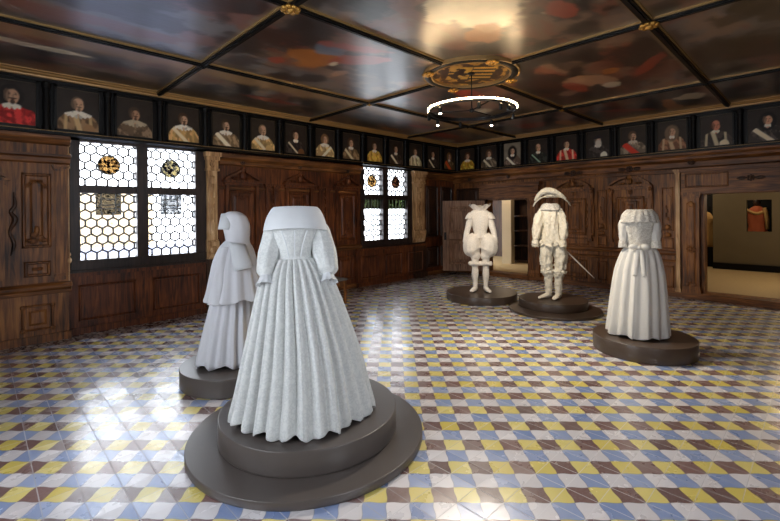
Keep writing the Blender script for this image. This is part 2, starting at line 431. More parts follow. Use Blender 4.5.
# --- section A, the projecting panelling at the left end of the window wall
DA = .18
m = MB(lw)
m.box(XL, .88, 0, DA, .0, 2.7)
m.box(XL, .9, DA, DA+.03, 0, .1)
m.build('projecting_panelling', M['wood'], CW)
m = MB(lw)
m.profile([(DA,.62),(DA+.03,.63),(DA+.035,.67),(DA+.07,.7),(DA+.075,.735),(DA+.04,.76),(DA,.77)], XL, .9)
m.profile([(DA,2.33),(DA+.04,2.35),(DA+.05,2.4),(DA+.12,2.42),(DA+.12,2.45),(DA,2.46)], XL, .9)
m.profile([(DA,2.58),(DA+.05,2.6),(DA+.1,2.66),(DA+.1,2.7),(DA,2.7)], XL, .9)
m.build('moulding_rail', M['wood_h'], CW)
m = MB(lw)
panel(m, .40, .70, 1.23, 2.2, DA, .045)
m.build('tall_arched_panel', M['wood'], CW)
m = MB(lw)
for k in range(9):
    t = PI*k/8; m.blob((.55-.09*math.cos(t), DA+.04, 2.02+.06*math.sin(t)), (.018,.018,.018), 6, 4)
swag(m, .55, 1.3, 1.42, DA+.035, .1); m.blob((.55, DA+.03, 1.46), (.03,.03,.06))
m.blob((.62, DA+.03, 1.33), (.04,.03,.03)); m.blob((.48, DA+.03, 1.33), (.04,.03,.03))
m.build('carved_ornament', M['wood'], CW)
m = MB(lw); panel(m, .42, .69, .86, 1.06, DA, .04); m.build('small_panel', M['wood'], CW)
m = MB(lw)
for c in (.555, -.1, -.75):
    panel(m, c-.165, c+.165, .16, .5, DA, .035)
    for sx in (-1,1):
        for sz in (.18,.48): m.blob((c+sx*.15, DA+.03, sz), (.03,.02,.03), 8, 4)
m.build('dado_panel', M['wood'], CW)
m = MB(lw); m.tube([(.3,DA+.02,1.15),(.33,DA+.03,1.3),(.29,DA+.03,1.45),(.34,DA+.04,1.6),(.3,DA+.03,1.7),(.34,DA+.03,1.78),(.33,DA+.02,1.95)], [.008,.022,.014,.03,.018,.02,.006], 10, 5); m.build('carved_festoon', M['wood_dk'], CW)
m = MB(lw); pilaster(m, .74, .83, .8, 2.32, DA, .02); m.build('pilaster_strip', M['wood'], CW)
m = MB(lw); pediment(m, -.08, 2.12, .68, .18, DA, .1); panel(m, -.32, .16, .95, 1.95, DA, .06); m.box(-.4,-.33,DA,DA+.07,.85,2.04); m.box(.17,.24,DA,DA+.07,.85,2.04); m.build('aedicule_panel', M['wood'], CW)
m = MB(lw)
for k, (z, r) in enumerate(((2.66,.03),(2.6,.02),(2.45,.03),(2.3,.018),(1.12,.02),(1.04,.03),(.72,.035),(.66,.025))):
    m.blob((.89, DA-.02, z), (r, r*1.4, r*1.5), 8, 5)
m.box(.876, .893, DA-.06, DA, .75, 2.6)
m.build('carved_edge', M['wood_lt'], CW)  # window light on this edge is put into the paler wood colour

# --- windows
def hexlines(m, x0, x1, z0, z1, d, pitch=.135, w=.024, skip=None):
    R = pitch/math.sqrt(3); rows = int((z1-z0)/(1.5*R))+3; cols = int((x1-x0)/pitch)+3
    seg = set()
    def clipseg(p, q):
        # clip to the pane rectangle (Liang-Barsky)
        t0, t1 = 0, 1; dx, dy = q[0]-p[0], q[1]-p[1]
        for pp, qq in ((-dx, p[0]-x0), (dx, x1-p[0]), (-dy, p[1]-z0), (dy, z1-p[1])):
            if abs(pp) < 1e-9:
                if qq < 0: return None
            else:
                r = qq/pp
                if pp < 0: t0 = max(t0, r)
                else: t1 = min(t1, r)
        if t1-t0 < 1e-3: return None
        return (p[0]+dx*t0, p[1]+dy*t0), (p[0]+dx*t1, p[1]+dy*t1)
    for j in range(-1, rows):
        for i in range(-1, cols):
            cx = x0+pitch*(i+(.5 if j % 2 else 0)); cz = z0+1.5*R*j+R*.6
            V = [(cx+R*math.sin(k*PI/3), cz+R*math.cos(k*PI/3)) for k in range(6)]
            for k in range(3):
                p, q = V[k], V[k+1]
                key = (round((p[0]+q[0])*500), round((p[1]+q[1])*500))
                if key in seg: continue
                seg.add(key)
                c = clipseg(p, q)
                if not c: continue
                (ax, az), (bx, bz) = c
                mx_, mz_ = (ax+bx)/2, (az+bz)/2
                if skip and skip(mx_, mz_): continue
                L = math.hypot(bx-ax, bz-az); nx, nz = -(bz-az)/L*w/2, (bx-ax)/L*w/2
                m.poly([(ax+nx,az+nz),(bx+nx,bz+nz),(bx-nx,bz-nz),(ax-nx,az-nz)], d-.006, d+.006)

def window(n, wf, a0, a1, gl, style, lw_=.027):
    """gl = list of two (a0,a1) pane spans; wf maps (a,d,z), window plane at d=0"""
    root = bpy.data.objects.new('window_%d' % n, None); COL.objects.link(root); struct(root)
    z0, z1 = .855, 2.735
    (l0, l1), (r0, r1) = gl
    m = MB(wf)
    m.box(a0, l0, -.08, .05, z0, z1); m.box(r1, a1, -.08, .05, z0, z1)
    m.box(a0, a1, -.08, .06, z0, 1.02); m.box(a0, a1, -.08, .05, 2.685, z1)
    m.box(a0-.02, a1+.02, -.08, .085, z0-.02, z0+.03)
    m.build('window_frame', M['frame'], root, bevel=.006)
    m = MB(wf); m.box(l1, r0, -.08, .075, 1.02, 2.685); m.build('mullion', M['frame'], root, bevel=.008)
    m = MB(wf); m.box(l0, l1, -.08, .06, 1.965, 2.075); m.box(r0, r1, -.08, .06, 1.965, 2.075); m.build('transom', M['frame'], root, bevel=.006)
    k = 0
    for (p, q) in gl:
        for (b, t) in ((1.02, 1.965), (2.075, 2.685)):
            pw = q-p; c = (p+q)/2
            g = MB(wf); g.box(p, q, -.034, -.03, b, t)
            pane = g.build('pane', M['glass'], root)
            if style == 'none': continue
            if b > 2:
                rr = .14; mz = b+(t-b)*.5; ca = c+(.0 if k else .01)
                skip = (lambda x, z, ca=ca, mz=mz: (x-ca)**2+(z-mz)**2 < .14**2)
            elif style == 'herald':
                hw, hb = .155, t-.31
                skip = (lambda x, z, c=c, hb=hb: abs(x-c) < .155 and z > hb)
            else:
                hb = t-.33
                skip = (lambda x, z, hb=hb: z > hb)
            m = MB(wf); hexlines(m, p, q, b, t, -.025, w=lw_, skip=skip)
            if b > 2:
                n_ = 28
                for i in range(n_):
                    A, B = 2*PI*i/n_, 2*PI*(i+1)/n_
                    m.bar((ca+.14*math.cos(A), -.022, mz+.14*math.sin(A)), (ca+.14*math.cos(B), -.022, mz+.14*math.sin(B)), .014)
                m.build('lead_lattice', M['lead'], pane)
                g = MB(wf); g.poly([(ca+.138*math.cos(2*PI*i/28), mz+.138*math.sin(2*PI*i/28)) for i in range(28)], -.029, -.024)
                g.build('stained_roundel', M[('stain_y','stain_b') [k] if style == 'herald' else ('stain_y','stain_r')[k]], pane)
            elif style == 'herald':
                for x in (c-.155, c-.09, c+.09, c+.155): m.box(x-.006, x+.006, -.03, -.018, hb, t)
                for z in (hb, hb+.09, hb+.14, t-.08): m.box(c-.155, c+.155, -.03, -.018, z-.006, z+.006)
                m.build('lead_lattice', M['lead'], pane)
                g = MB(wf); g.box(c-.155, c+.155, -.029, -.024, hb, t); g.build('heraldic_pane', M['herald'], pane)
            else:
                for i in range(7): m.box(p+pw*i/6-.005, p+pw*i/6+.005, -.03, -.018, hb, t)
                m.box(p, q, -.03, -.018, hb-.008, hb+.008)
                m.build('lead_lattice', M['lead'], pane)
                g = MB(wf); g.box(p, q, -.029, -.024, hb+.1, t); g.build('stained_panel', M['stain_g'], pane)
        k += 1
    return root
def wf_l(a, d, z): return (a, 7.32-d, z)
def wf_n(a, d, z): return (a, YN-.08+d, z)
def wf_e(a, d, z): return (XL-.08+d, a, z)
window(1, wf_l, .915, 2.785, ((1.033,1.73),(1.885,2.59)), 'herald')
window(2, wf_l, 6.17, 7.89, ((6.262,6.83),(7.0,7.68)), 'green', .036)
window(3, wf_n, .61, 2.39, ((.7,1.45),(1.6,2.3)), 'none')  # unseen window added behind the camera for fill light
window(4, wf_e, 1.61, 3.79, ((1.7,2.6),(2.8,3.7)), 'none')  # second unseen window, put in to light the room from behind

# panelling below the windows
def wainscot(a0, a1, mat, np_=2):
    m = MB(lw); m.box(a0, a1, 0, .055, 0, .85); m.box(a0, a1, .055, .085, 0, .09); m.box(a0, a1, .055, .09, .8, .85)
    m.build('wainscot', mat, CW)
    w = (a1-a0)/np_
    for k in range(np_):
        m = MB(lw); panel(m, a0+w*k+.12, a0+w*(k+1)-.1, .17, .68, .055, .04, field=False)
        m.build('wainscot_panel', mat, CW)
wainscot(.88, 2.74, M['wood_red']); wainscot(6.0, 8.3, M['wood_red'], 3)

# carved pilasters beside each window
def carved_pilaster(a0, a1):
    c = (a0+a1)/2; w = a1-a0
    m = MB(lw)
    m.box(a0-.03, a1+.04, 0, .16, 2.62, 2.69); m.box(a0-.015, a1+.02, 0, .13, 2.56, 2.62); m.box(a0, a1, 0, .11, 2.42, 2.56)
    m.box(a0-.01, a1+.015, 0, .12, 2.38, 2.42)
    m.box(a0+.01, a1-.01, 0, .085, 1.2, 2.38)
    m.profile([(0,.88),(.07,.9),(.1,1.0),(.13,1.12),(.13,1.18),(.09,1.22),(0,1.22)], a0, a1)
    m.frustum(a0+w*.2, a1-w*.2, 1.3, 2.3, .085, .1, .02)
    m.blob((c, .11, 2.49), (w*.3, .04, .05)); m.blob((c, .1, 2.22), (w*.3,.03,.08)); m.blob((c, .1, 1.45), (w*.22,.03,.12)); m.blob((c, .14, 1.05), (w*.35,.03,.07))
    for k in range(5): m.blob((c+(.02 if k%2 else -.02), .105, 1.7+.09*k), (.022,.02,.05), 8, 4)
    m.build('carved_pilaster', M['wood_lt'], CW)
    m = MB(lw); m.box(a0, a1+.06, 0, .07, 0, .88); m.box(a0-.01, a1+.07, 0, .11, 0, .12); m.build('pilaster_pedestal', M['wood_dk'], CW)
carved_pilaster(2.75, 2.94); carved_pilaster(7.84, 8.27)

# middle run of the window wall, three aedicule bays
m = MB(lw)
m.profile([(0,2.5),(.05,2.52),(.06,2.57),(.13,2.62),(.14,2.68),(0,2.7)], 2.98, 6.15)
m.profile([(0,.84),(.04,.85),(.07,.89),(.07,.93),(0,.96)], 2.98, 6.15)
m.profile([(0,2.08),(.02,2.09),(.02,2.12),(0,2.13)], 2.98, 6.15)
m.box(2.98, 6.15, 0, .05, 0, .1)
m.profile([(0,2.5),(.05,2.52),(.06,2.57),(.13,2.62),(.14,2.68),(0,2.7)], 8.3, 9.6)
m.box(8.3, 9.6, 0, .05, 0, .1)
m.build('moulding_rail', M['wood_h'], CW)
for c in (3.39, 4.57, 5.77):
    m = MB(lw); pediment(m, c, 2.24, .66, .17, 0, .11); m.build('pediment', M['wood_red'], CW)
    m = MB(lw); panel(m, c-.24, c+.24, 1.06, 2.07, .01, .06); m.box(c-.31, c-.25, 0, .07, .96, 2.15); m.box(c+.25, c+.31, 0, .07, .96, 2.15)
    m.build('aedicule_panel', M['wood_red'], CW)
    m = MB(lw); rosette(m, c, 1.95, .035, .06); swag(m, c, 1.2, 1.5, .05, .09); m.build('carved_ornament', M['wood_red'], CW)
    m = MB(lw); rosette(m, c, 2.57, .07, .05); m.build('carved_boss', M['wood_dk'], CW)
for c in (3.98, 5.17):
    m = MB(lw); pilaster(m, c-.13, c-.03, .96, 2.2, 0, .05); pilaster(m, c+.03, c+.13, .96, 2.2, 0, .05); m.build('pilaster', M['wood_red'], CW)
    m = MB(lw); swag(m, c, 1.4, 2.0, .02, .06); m.build('carved_festoon', M['wood_red'], CW)
for c in (3.2, 3.78, 4.36, 4.94, 5.52): 
    m = MB(lw); panel(m, c-.02, c+.44, .2, .72, .0, .045); m.build('dado_panel', M['wood_red'], CW)
for a0, a1 in ((8.4,8.9),(9.0,9.5)):
    m = MB(lw); panel(m, a0, a1, 1.0, 2.35, 0, .05); m.build('corner_panel', M['wood_dk'], CW)
    m = MB(lw); panel(m, a0, a1, .2, .75, 0, .05); m.build('dado_panel', M['wood_dk'], CW)

# doorway wall
CR = wall_right
m = MB(rw)
m.profile([(0,2.44),(.04,2.46),(.05,2.55),(.14,2.6),(.14,2.64),(.18,2.68),(.18,2.72),(0,2.72)], YN, 7.3)
m.profile([(0,2.36),(.025,2.37),(.03,2.41),(0,2.42)], YN, 4.75)
for y0, y1 in ((1.95, 4.7),):
    m.profile([(0,.78),(.04,.79),(.07,.83),(.07,.86),(0,.88)], y0, y1)
    m.profile([(0,.64),(.03,.65),(.035,.68),(0,.7)], y0, y1)
m.box(1.6, 5.03, 0, .07, 0, .1); m.box(6.2, 7.3, 0, .07, 0, .1)
m.build('moulding_rail', M['wood_hy'], CR)
m = MB(rw); m.box(-.6, 1.9, 0, .14, 0, .12); m.box(5.03, 6.2, 0, .1, 0, .1); m.build('door_sill', M['wood_hy'], CR)
def bay(c):
    m = MB(rw); pediment(m, c, 2.17, .74, .16, 0, .13, arch=True); m.build('pediment', M['wood'], CR)
    m = MB(rw); panel(m, c-.26, c+.26, 1.13, 1.94, .01, .055)
    for s in (-1,1):
        m.box(c+s*.36-.03, c+s*.36+.03, 0, .09, 1.0, 2.1)
        m.box(c+s*.36-.045, c+s*.36+.045, 0, .11, 1.0, 1.06); m.box(c+s*.36-.045, c+s*.36+.045, 0, .12, 2.02, 2.1)
        swag(m, c+s*.29, 1.2, 1.9, .02, .05)
    m.build('aedicule_panel', M['wood'], CR)
    m = MB(rw); panel(m, c-.13, c+.13, 1.25, 1.85, .03, .03); rosette(m, c, 2.03, .04, .05); m.build('raised_field', M['wood'], CR)
    m = MB(rw); panel(m, c-.3, c+.3, .9, 1.06, .0, .03, False); m.build('small_panel', M['wood'], CR)
    m = MB(rw); panel(m, c-.27, c+.27, .16, .58, .0, .045); m.build('dado_panel', M['wood'], CR)
    m = MB(rw); rosette(m, c, 2.5, .06, .07); m.blob((c-.14,.06,2.5),(.07,.04,.04)); m.blob((c+.14,.06,2.5),(.07,.04,.04)); m.build('carved_boss', M['wood_dk'], CR)
bay(3.94); bay(2.80)
for c in (3.355, 2.15, 4.55):
    w = .1
    m = MB(rw); panel(m, c-w, c+w, 1.25, 2.1, 0, .03, False)
    pts = [(c-w*.6, 1.4), (c+w*.6, 1.4), (c+w*.6, 1.9)] + [(c+w*.6*math.cos(t), 1.9+w*.6*math.sin(t)) for t in np.linspace(.2, PI-.2, 7)] + [(c-w*.6, 1.9)]
    m.poly(pts, 0, .035)
    m.build('niche_panel', M['wood'], CR)
    m = MB(rw); m.blob((c, .04, 1.33), (.06,.04,.05)); swag(m, c, 1.45, 1.75, .045, .05); m.blob((c,.04,1.18),(.07,.05,.05)); m.build('carved_ornament', M['wood'], CR)
    m = MB(rw); panel(m, c-w, c+w, .9, 1.12, 0, .03, False); m.build('small_panel', M['wood'], CR)
    m = MB(rw); panel(m, c-w, c+w, .16, .58, 0, .035, False); m.build('dado_panel', M['wood'], CR)
for c in (3.54, 3.17, 2.42, 4.34):
    m = MB(rw); console(m, c, 1.1, 2.15, 0, .07); m.build('scroll_bracket', M['wood'], CR)
m = MB(rw); pilaster(m, 1.935, 2.0, .1, 2.42, 0, .08); m.build('pilaster_strip', M['wood_lt'], CR)
m = MB(rw); pilaster(m, 1.63, 1.88, .12, 1.98, 0, .12, .14, .12); m.build('door_post', M['wood'], CR)
m = MB(rw)
rosette(m, 1.755, .93, .13, .085); m.blob((1.755,.125,1.76),(.05,.025,.06)); m.blob((1.7,.125,.28),(.03,.02,.04)); m.blob((1.81,.125,.28),(.03,.02,.04)); m.blob((1.755,.125,.34),(.03,.02,.05))
m.build('carved_lion_mask', M['wood'], CR)
m = MB(rw); m.box(-.6, 1.9, 0, .14, 1.95, 2.02); m.box(-.6, 1.9, 0, .1, 2.02, 2.36); m.box(-.6, 1.93, 0, .17, 2.36, 2.42); m.build('door_lintel', M['wood_hy'], CR)
m = MB(rw); rosette(m, .9, 2.2, .1, .06); m.blob((.78,.1,2.2),(.07,.02,.03)); m.blob((1.02,.1,2.2),(.07,.02,.03)); m.build('carved_boss', M['wood_dk'], CR)
m = MB(rw); panel(m, 1.2, 1.85, 2.07, 2.33, .1, .03, False); m.build('lintel_panel', M['wood'], CR)
m = MB(rw); pilaster(m, 4.74, 5.02, .1, 1.98, 0, .1, .1, .1); m.build('door_post', M['wood'], CR)
m = MB(rw); pilaster(m, 6.21, 6.34, .1, 1.98, 0, .1, .1, .1); m.build('door_post', M['wood_dk'], CR)
m = MB(rw); m.box(4.72, 6.36, 0, .16, 1.97, 2.28); m.box(4.68, 6.4, 0, .2, 2.28, 2.36); m.box(4.8, 6.28, .16, .17, 2.03, 2.22); m.build('door_lintel', M['wood_hy'], CR)
for c in (5.54, 6.7, 1.75):
    m = MB(rw); rosette(m, c, 2.54, .08, .06); m.build('carved_boss', M['wood_dk'], CR)
m = MB(rw); panel(m, 6.45, 7.2, 1.0, 2.3, 0, .05); m.build('corner_panel', M['wood_dk'], CR)

# open door leaf, hinged at the doorway
hx, hy, fx, fy = 9.5, 6.22, 8.82, 7.08
L_ = math.hypot(fx-hx, fy-hy); ux, uy = (fx-hx)/L_, (fy-hy)/L_
def dl(a, d, z): return (hx+ux*a-uy*d*(-1)*(-1), hy+uy*a+ux*d, z)
def dl(a, d, z):
    # d grows toward the room (towards the camera)
    return (hx+ux*a-abs(uy)*d, hy+uy*a-abs(ux)*d, z)
door1 = struct(MB(dl).box(0, L_, -.025, .025, .11, 1.95).build('door_1', M['door']))
for z0, z1 in ((.28, .95), (1.08, 1.8)):
    m = MB(dl); panel(m, .16, L_-.16, z0, z1, .025, .07); m.build('door_panel', M['door'], door1)
m = MB(dl); m.blob((L_-.07, .05, 1.02), (.03,.03,.03)); m.box(L_-.1, L_-.04, .025, .03, .92, 1.12); m.build('door_handle', M['metal'], door1)

# neighbouring rooms seen through the doorways
m = MB(); m.box(9.85, 14.2, -1.6, 3.4, -.1, .12); m.build('floor_side_room', M['carpet'])
m = MB(); m.box(9.85, 14.2, 4.2, 9.0, -.1, .10); m.build('floor_passage', M['carpet'])
m = MB(); m.box(9.85, 14.2, -1.6, 9.2, 2.9, 3.0); m.build('ceiling_side_room', M['wallpaint'])
m = MB()
for y0, y1, z0, z1 in ((-1.6,.93,0,2.9),(.93,1.41,0,1.1),(.93,1.41,1.9,2.9),(1.41,2.09,0,2.9)):
    m.box(13.9, 14.1, y0, y1, z0, z1)
wsr = m.build('wall_side_room', M['wallpaint'])
m = MB(); m.box(13.82, 13.9, -1.6, 2.09, .12, .28); m.build('baseboard_side_room', M['blackb'])
for nm, bb in (('wall_gallery_back',(15.2,15.3,-1.6,3.4,0,3.0)),('wall_gallery_left',(9.85,15.3,3.4,3.5,0,3.0)),('wall_gallery_right',(9.85,15.3,-1.7,-1.6,0,3.0)),('floor_gallery',(14.2,15.2,-1.6,3.4,-.1,.1)),('ceiling_gallery',(14.2,15.2,-1.6,3.4,2.9,3.0))):
    struct(MB().box(*bb).build(nm, M['blackb']))
m = MB(); m.box(9.85, 14.2, 4.1, 4.2, 0, 3.0); m.box(9.85, 14.2, 9.0, 9.1, 0, 3.0); m.box(13.0, 13.1, 4.2, 9.0, 0, 3.0); m.build('wall_passage', M['wood_dk'])
# pale wall return standing inside the passage
m = MB(); m.box(11.3, 11.5, 6.5, 6.8, .1, 2.9); m.build('trim_1', M['palepaint'])
for n_ in ('floor_side_room','floor_passage','ceiling_side_room','wall_side_room','baseboard_side_room','wall_passage','trim_1'): struct(bpy.data.objects[n_])

cab = thing('cupboard', 'dark wooden cupboard with shelves seen through the small doorway', 'cupboard', (11.9, 6.35, .1))
m = MB(); m.box(-.2,.25,-.55,-.5,0,1.95); m.box(-.2,.25,.32,.37,0,1.95); m.box(.2,.25,-.5,.32,0,1.95); m.box(-.22,.27,-.57,.39,1.95,2.02); m.build('carcass', M['wood_dk'], cab)
for z in (.02, .5, .95, 1.4):
    m = MB(); m.box(-.18,.2,-.5,.32,z,z+.04); m.build('shelf', M['wood_dk'], cab)

# ------------------------------------------------------------------ painters (numpy)
def vnoise(x, y, seed):
    xi = np.floor(x).astype(int); yi = np.floor(y).astype(int); xf = x-xi; yf = y-yi
    def h(a, b):
        v = np.sin(a*127.1+b*311.7+seed*74.7)*43758.5453; return v-np.floor(v)
    u = xf*xf*(3-2*xf); v = yf*yf*(3-2*yf)
    return (h(xi,yi)*(1-u)+h(xi+1,yi)*u)*(1-v)+(h(xi,yi+1)*(1-u)+h(xi+1,yi+1)*u)*v
def fbm(x, y, seed, o=4):
    s = 0; a = .5; t = 0
    for k in range(o):
        s = s+a*vnoise(x*2**k, y*2**k, seed+k*7); t += a; a *= .5
    return s/t
def smooth(e0, e1, x):
    t = np.clip((x-e0)/(e1-e0), 0, 1); return t*t*(3-2*t)
def lay(C, mask, col):
    c = np.array(s2l([v/255 for v in col])); mk = np.clip(mask, 0, 1)[:, None]
    return C*(1-mk)+c*mk
def painted(name, nx, nz, fn, mp, mat, parent):
    """grid in u,v in 0..1; mp(u,v)->world; fn(u,v)->linear rgb"""
    U, V = np.meshgrid(np.linspace(0,1,nx), np.linspace(0,1,nz)); U = U.ravel(); V = V.ravel()
    me = bpy.data.meshes.new(name)
    vs = [mp(u, v) for u, v in zip(U, V)]
    fs = [(j*nx+i, j*nx+i+1, (j+1)*nx+i+1, (j+1)*nx+i) for j in range(nz-1) for i in range(nx-1)]
    me.from_pydata(vs, [], fs); me.update()
    C = np.clip(fn(U, V), 0, 1); A = np.ones((len(U), 4), dtype=np.float32); A[:, :3] = C
    ca = me.color_attributes.new('paint', 'FLOAT_COLOR', 'POINT'); ca.data.foreach_set('color', A.ravel())
    me.materials.append(mat)
    o = bpy.data.objects.new(name, me); COL.objects.link(o); o.parent = parent
    return o

# ceiling paintings between the beams
BX = [XL, 2.0, 4.72, 7.52, 9.6]; BY = [YN, 1.2, 3.3, 5.33, 7.3]
def ceil_fn(seed, x0, x1, y0, y1, figs, base):
    def fn(U, V):
        x = x0+(x1-x0)*U; y = y0+(y1-y0)*V
        a = fbm(x*1.1+seed, y*1.1, seed, 5); b = fbm(x*2.4, y*2.4+seed, seed+9, 5); c = fbm(x*6, y*6, seed+3, 3)
        C = np.zeros((len(x), 3))+np.array(s2l([v/255 for v in base]))
        e = fbm(x*1.7+40, y*3.2+seed*2, seed+21, 5)
        C = lay(C, smooth(.48, .62, a)*.8, (104, 100, 98))
        C = lay(C, smooth(.47, .38, a)*.85, (30, 22, 18))
        C = lay(C, smooth(.53, .58, b)*.65, (126, 96, 74))
        C = lay(C, smooth(.56, .61, e)*.6, (116, 56, 34))
        C = lay(C, smooth(.45, .40, b)*.8, (20, 15, 14))
        C = lay(C, smooth(.42, .37, e)*.7, (22, 17, 16))
        for (fx, fy, rx, ry, ang, col) in figs:
            dx, dy = x-fx, y-fy; ca, sa = math.cos(ang), math.sin(ang)
            p = (dx*ca+dy*sa)/rx; q = (-dx*sa+dy*ca)/ry
            r = np.sqrt(p*p+q*q)+(c-.5)*.9+(b-.5)*1.2
            C = lay(C, smooth(1.1, .8, r)*.85, col)
        C = C*(.8+.4*c)[:, None]
        # thin painted ochre margin
        d = np.minimum(np.minimum(x-x0, x1-x), np.minimum(y-y0, y1-y))
        C = lay(C, smooth(.1, .07, d)*.5, (120, 96, 66))
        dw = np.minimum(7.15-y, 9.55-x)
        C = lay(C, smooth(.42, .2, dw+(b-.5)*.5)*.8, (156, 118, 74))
        return C
    return fn
OR, RD, CR_, BL, FL, DK = (168,98,34), (150,56,34), (214,196,166), (98,112,128), (176,130,96), (28,18,16)
FIGS = {
 (1,2): [(2.95,4.3,.42,.3,.4,OR),(3.3,4.6,.5,.16,.9,RD),(2.9,4.75,.16,.2,0,BL),(3.45,4.1,.12,.2,0,FL),(2.6,4.0,.14,.14,0,RD),(3.1,4.95,.35,.12,.3,RD),(3.2,4.35,.08,.12,0,CR_)],
 (0,3): [(.3,6.1,.7,.1,0,DK),(1.0,6.3,.4,.14,.2,(92,40,40)),(1.5,5.8,.4,.08,0,(70,44,44)),(.5,6.6,.5,.08,0,CR_)],
 (1,3): [(2.9,5.8,.5,.08,0,DK),(3.6,6.3,.5,.1,0,RD),(3.0,6.0,.3,.07,.3,(90,60,56)),(4.2,6.2,.4,.15,0,DK)],
 (2,1): [(6.3,2.2,.35,.25,.5,FL),(6.5,1.9,.3,.12,0,RD),(6.1,2.5,.18,.14,0,OR),(6.7,2.3,.14,.1,0,CR_),(6.2,2.9,.4,.08,-.6,RD)],
 (1,1): [(3.3,2.3,.5,.4,.3,CR_),(3.8,2.0,.2,.2,0,OR),(2.6,2.5,.3,.15,.7,BL),(3.9,2.8,.2,.1,0,RD)],
 (2,0): [(5.4,.4,.4,.3,.5,(110,80,60)),(6.6,.5,.3,.2,0,CR_)],
 (3,0): [(8.6,.4,.5,.4,.5,(112,98,90)),(8.9,.1,.3,.2,0,FL)],
 (3,1): [(8.6,1.9,.5,.1,.9,RD),(8.9,2.6,.5,.1,0,OR),(8.4,3.0,.2,.2,0,CR_)],
 (3,2): [(8.6,4.2,.3,.3,0,RD),(8.8,4.8,.3,.2,0,OR)],
 (3,3): [(8.2,6.2,.4,.2,0,RD),(8.8,5.8,.3,.2,0,CR_)],
 (2,3): [(5.6,6.3,.6,.1,0,DK),(6.5,5.9,.3,.1,0,OR),(6.9,6.5,.3,.1,0,RD)],
 (2,2): [(6.2,4.4,.5,.3,0,(150,112,92)),(5.6,4.7,.3,.15,0,RD),(6.7,4.2,.2,.2,0,CR_)],
}
BASE = {(0,3):(86,72,66),(0,2):(84,84,90),(1,2):(84,72,66),(1,3):(80,64,54),(3,0):(66,66,64),(1,1):(74,60,50)}
for i in range(4):
    for j in range(4):
        x0, x1, y0, y1 = BX[i], BX[i+1], BY[j], BY[j+1]
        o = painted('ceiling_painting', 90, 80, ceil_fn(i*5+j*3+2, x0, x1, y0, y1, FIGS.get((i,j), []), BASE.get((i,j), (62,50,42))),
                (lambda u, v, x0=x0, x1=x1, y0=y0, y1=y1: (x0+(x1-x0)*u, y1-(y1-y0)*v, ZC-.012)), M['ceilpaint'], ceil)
def beam(x0, x1, y0, y1, along):
    root = MB()
    if along == 'x':
        c = (y0+y1)/2; root.box(x0, x1, c-.034, c+.034, ZC-.05, ZC-.005); root.box(x0, x1, c-.016, c+.016, ZC-.062, ZC-.05)
    else:
        c = (x0+x1)/2; root.box(c-.034, c+.034, y0, y1, ZC-.052, ZC-.005); root.box(c-.016, c+.016, y0, y1, ZC-.064, ZC-.052)
    b = root.build('ceiling_beam', M['black'], ceil)
    g = MB()
    for s in (-1, 1):
        if along == 'x': g.box(x0, x1, c+s*.043-.008, c+s*.043+.008, ZC-.03, ZC-.01)
        else: g.box(c+s*.043-.008, c+s*.043+.008, y0, y1, ZC-.032, ZC-.01)
    g.build('gilt_fillet', M['goldline'], b)
for y in BY[1:-1]:
    if y == 3.3:
        beam(XL, 4.1, y, y, 'x'); beam(5.35, XR, y, y, 'x')
    else: beam(XL, XR, y, y, 'x')
for x in BX[1:-1]:
    if x == 4.72:
        beam(x, x, YN, 2.68, 'y'); beam(x, x, 3.92, 7.3, 'y')
    else: beam(x, x, YN, 7.3, 'y')
def cros(x, y, big, gold=True):
    m = MB(); z = ZC-.07; R = .095 if big else .05
    m.blob((x, y, z), (R*.4, R*.4, R*.35))
    if big:
        for k in range(8):
            t = PI*k/4; m.blob((x+R*.65*math.cos(t), y+R*.65*math.sin(t), z+.005), (R*.34, R*.34, R*.22), 8, 4)
    else:
        for k in range(4):
            t = PI*k/2+PI/4; m.blob((x+R*.6*math.cos(t), y+R*.6*math.sin(t), z+.008), (R*.4, R*.4, R*.25), 8, 4)
    m.build('ceiling_rosette', M['gold'] if gold else M['black'], ceil, True)
cros(2.0,3.3,True); cros(4.72,1.2,True); cros(7.52,3.3,False); cros(4.72,5.33,False); cros(2.0,5.33,False,False); cros(7.52,1.2,False,False); cros(7.52,5.33,False,False); cros(2.0,1.2,False)

# medallion
MX, MY, MR = 4.73, 3.3, .6
m = MB(); n = 64
def ringprof(m, cx, cy, prof, n=64):
    R = []
    for i in range(n):
        t = 2*PI*i/n; R.append([(cx+r*math.cos(t), cy+r*math.sin(t), z) for r, z in prof])
    R.append(R[0]); idx = [[m.P(p) for p in r] for r in R[:-1]]; idx.append(idx[0]); k = len(prof)
    for a, b in zip(idx, idx[1:]):
        for i in range(k): m.f.append([a[i], a[(i+1)%k], b[(i+1)%k], b[i]])
med = ceil
ringprof(m, MX, MY, [(.52,ZC-.01),(.52,ZC-.05),(.57,ZC-.07),(.62,ZC-.05),(.62,ZC-.01)]); m.build('medallion_ring', M['black'], med, True)
m = MB(); ringprof(m, MX, MY, [(.505,ZC-.01),(.505,ZC-.06),(.525,ZC-.06),(.525,ZC-.01)]); ringprof(m, MX, MY, [(.61,ZC-.01),(.61,ZC-.055),(.635,ZC-.055),(.635,ZC-.01)]); m.build('gilt_ring', M['goldline'], med)
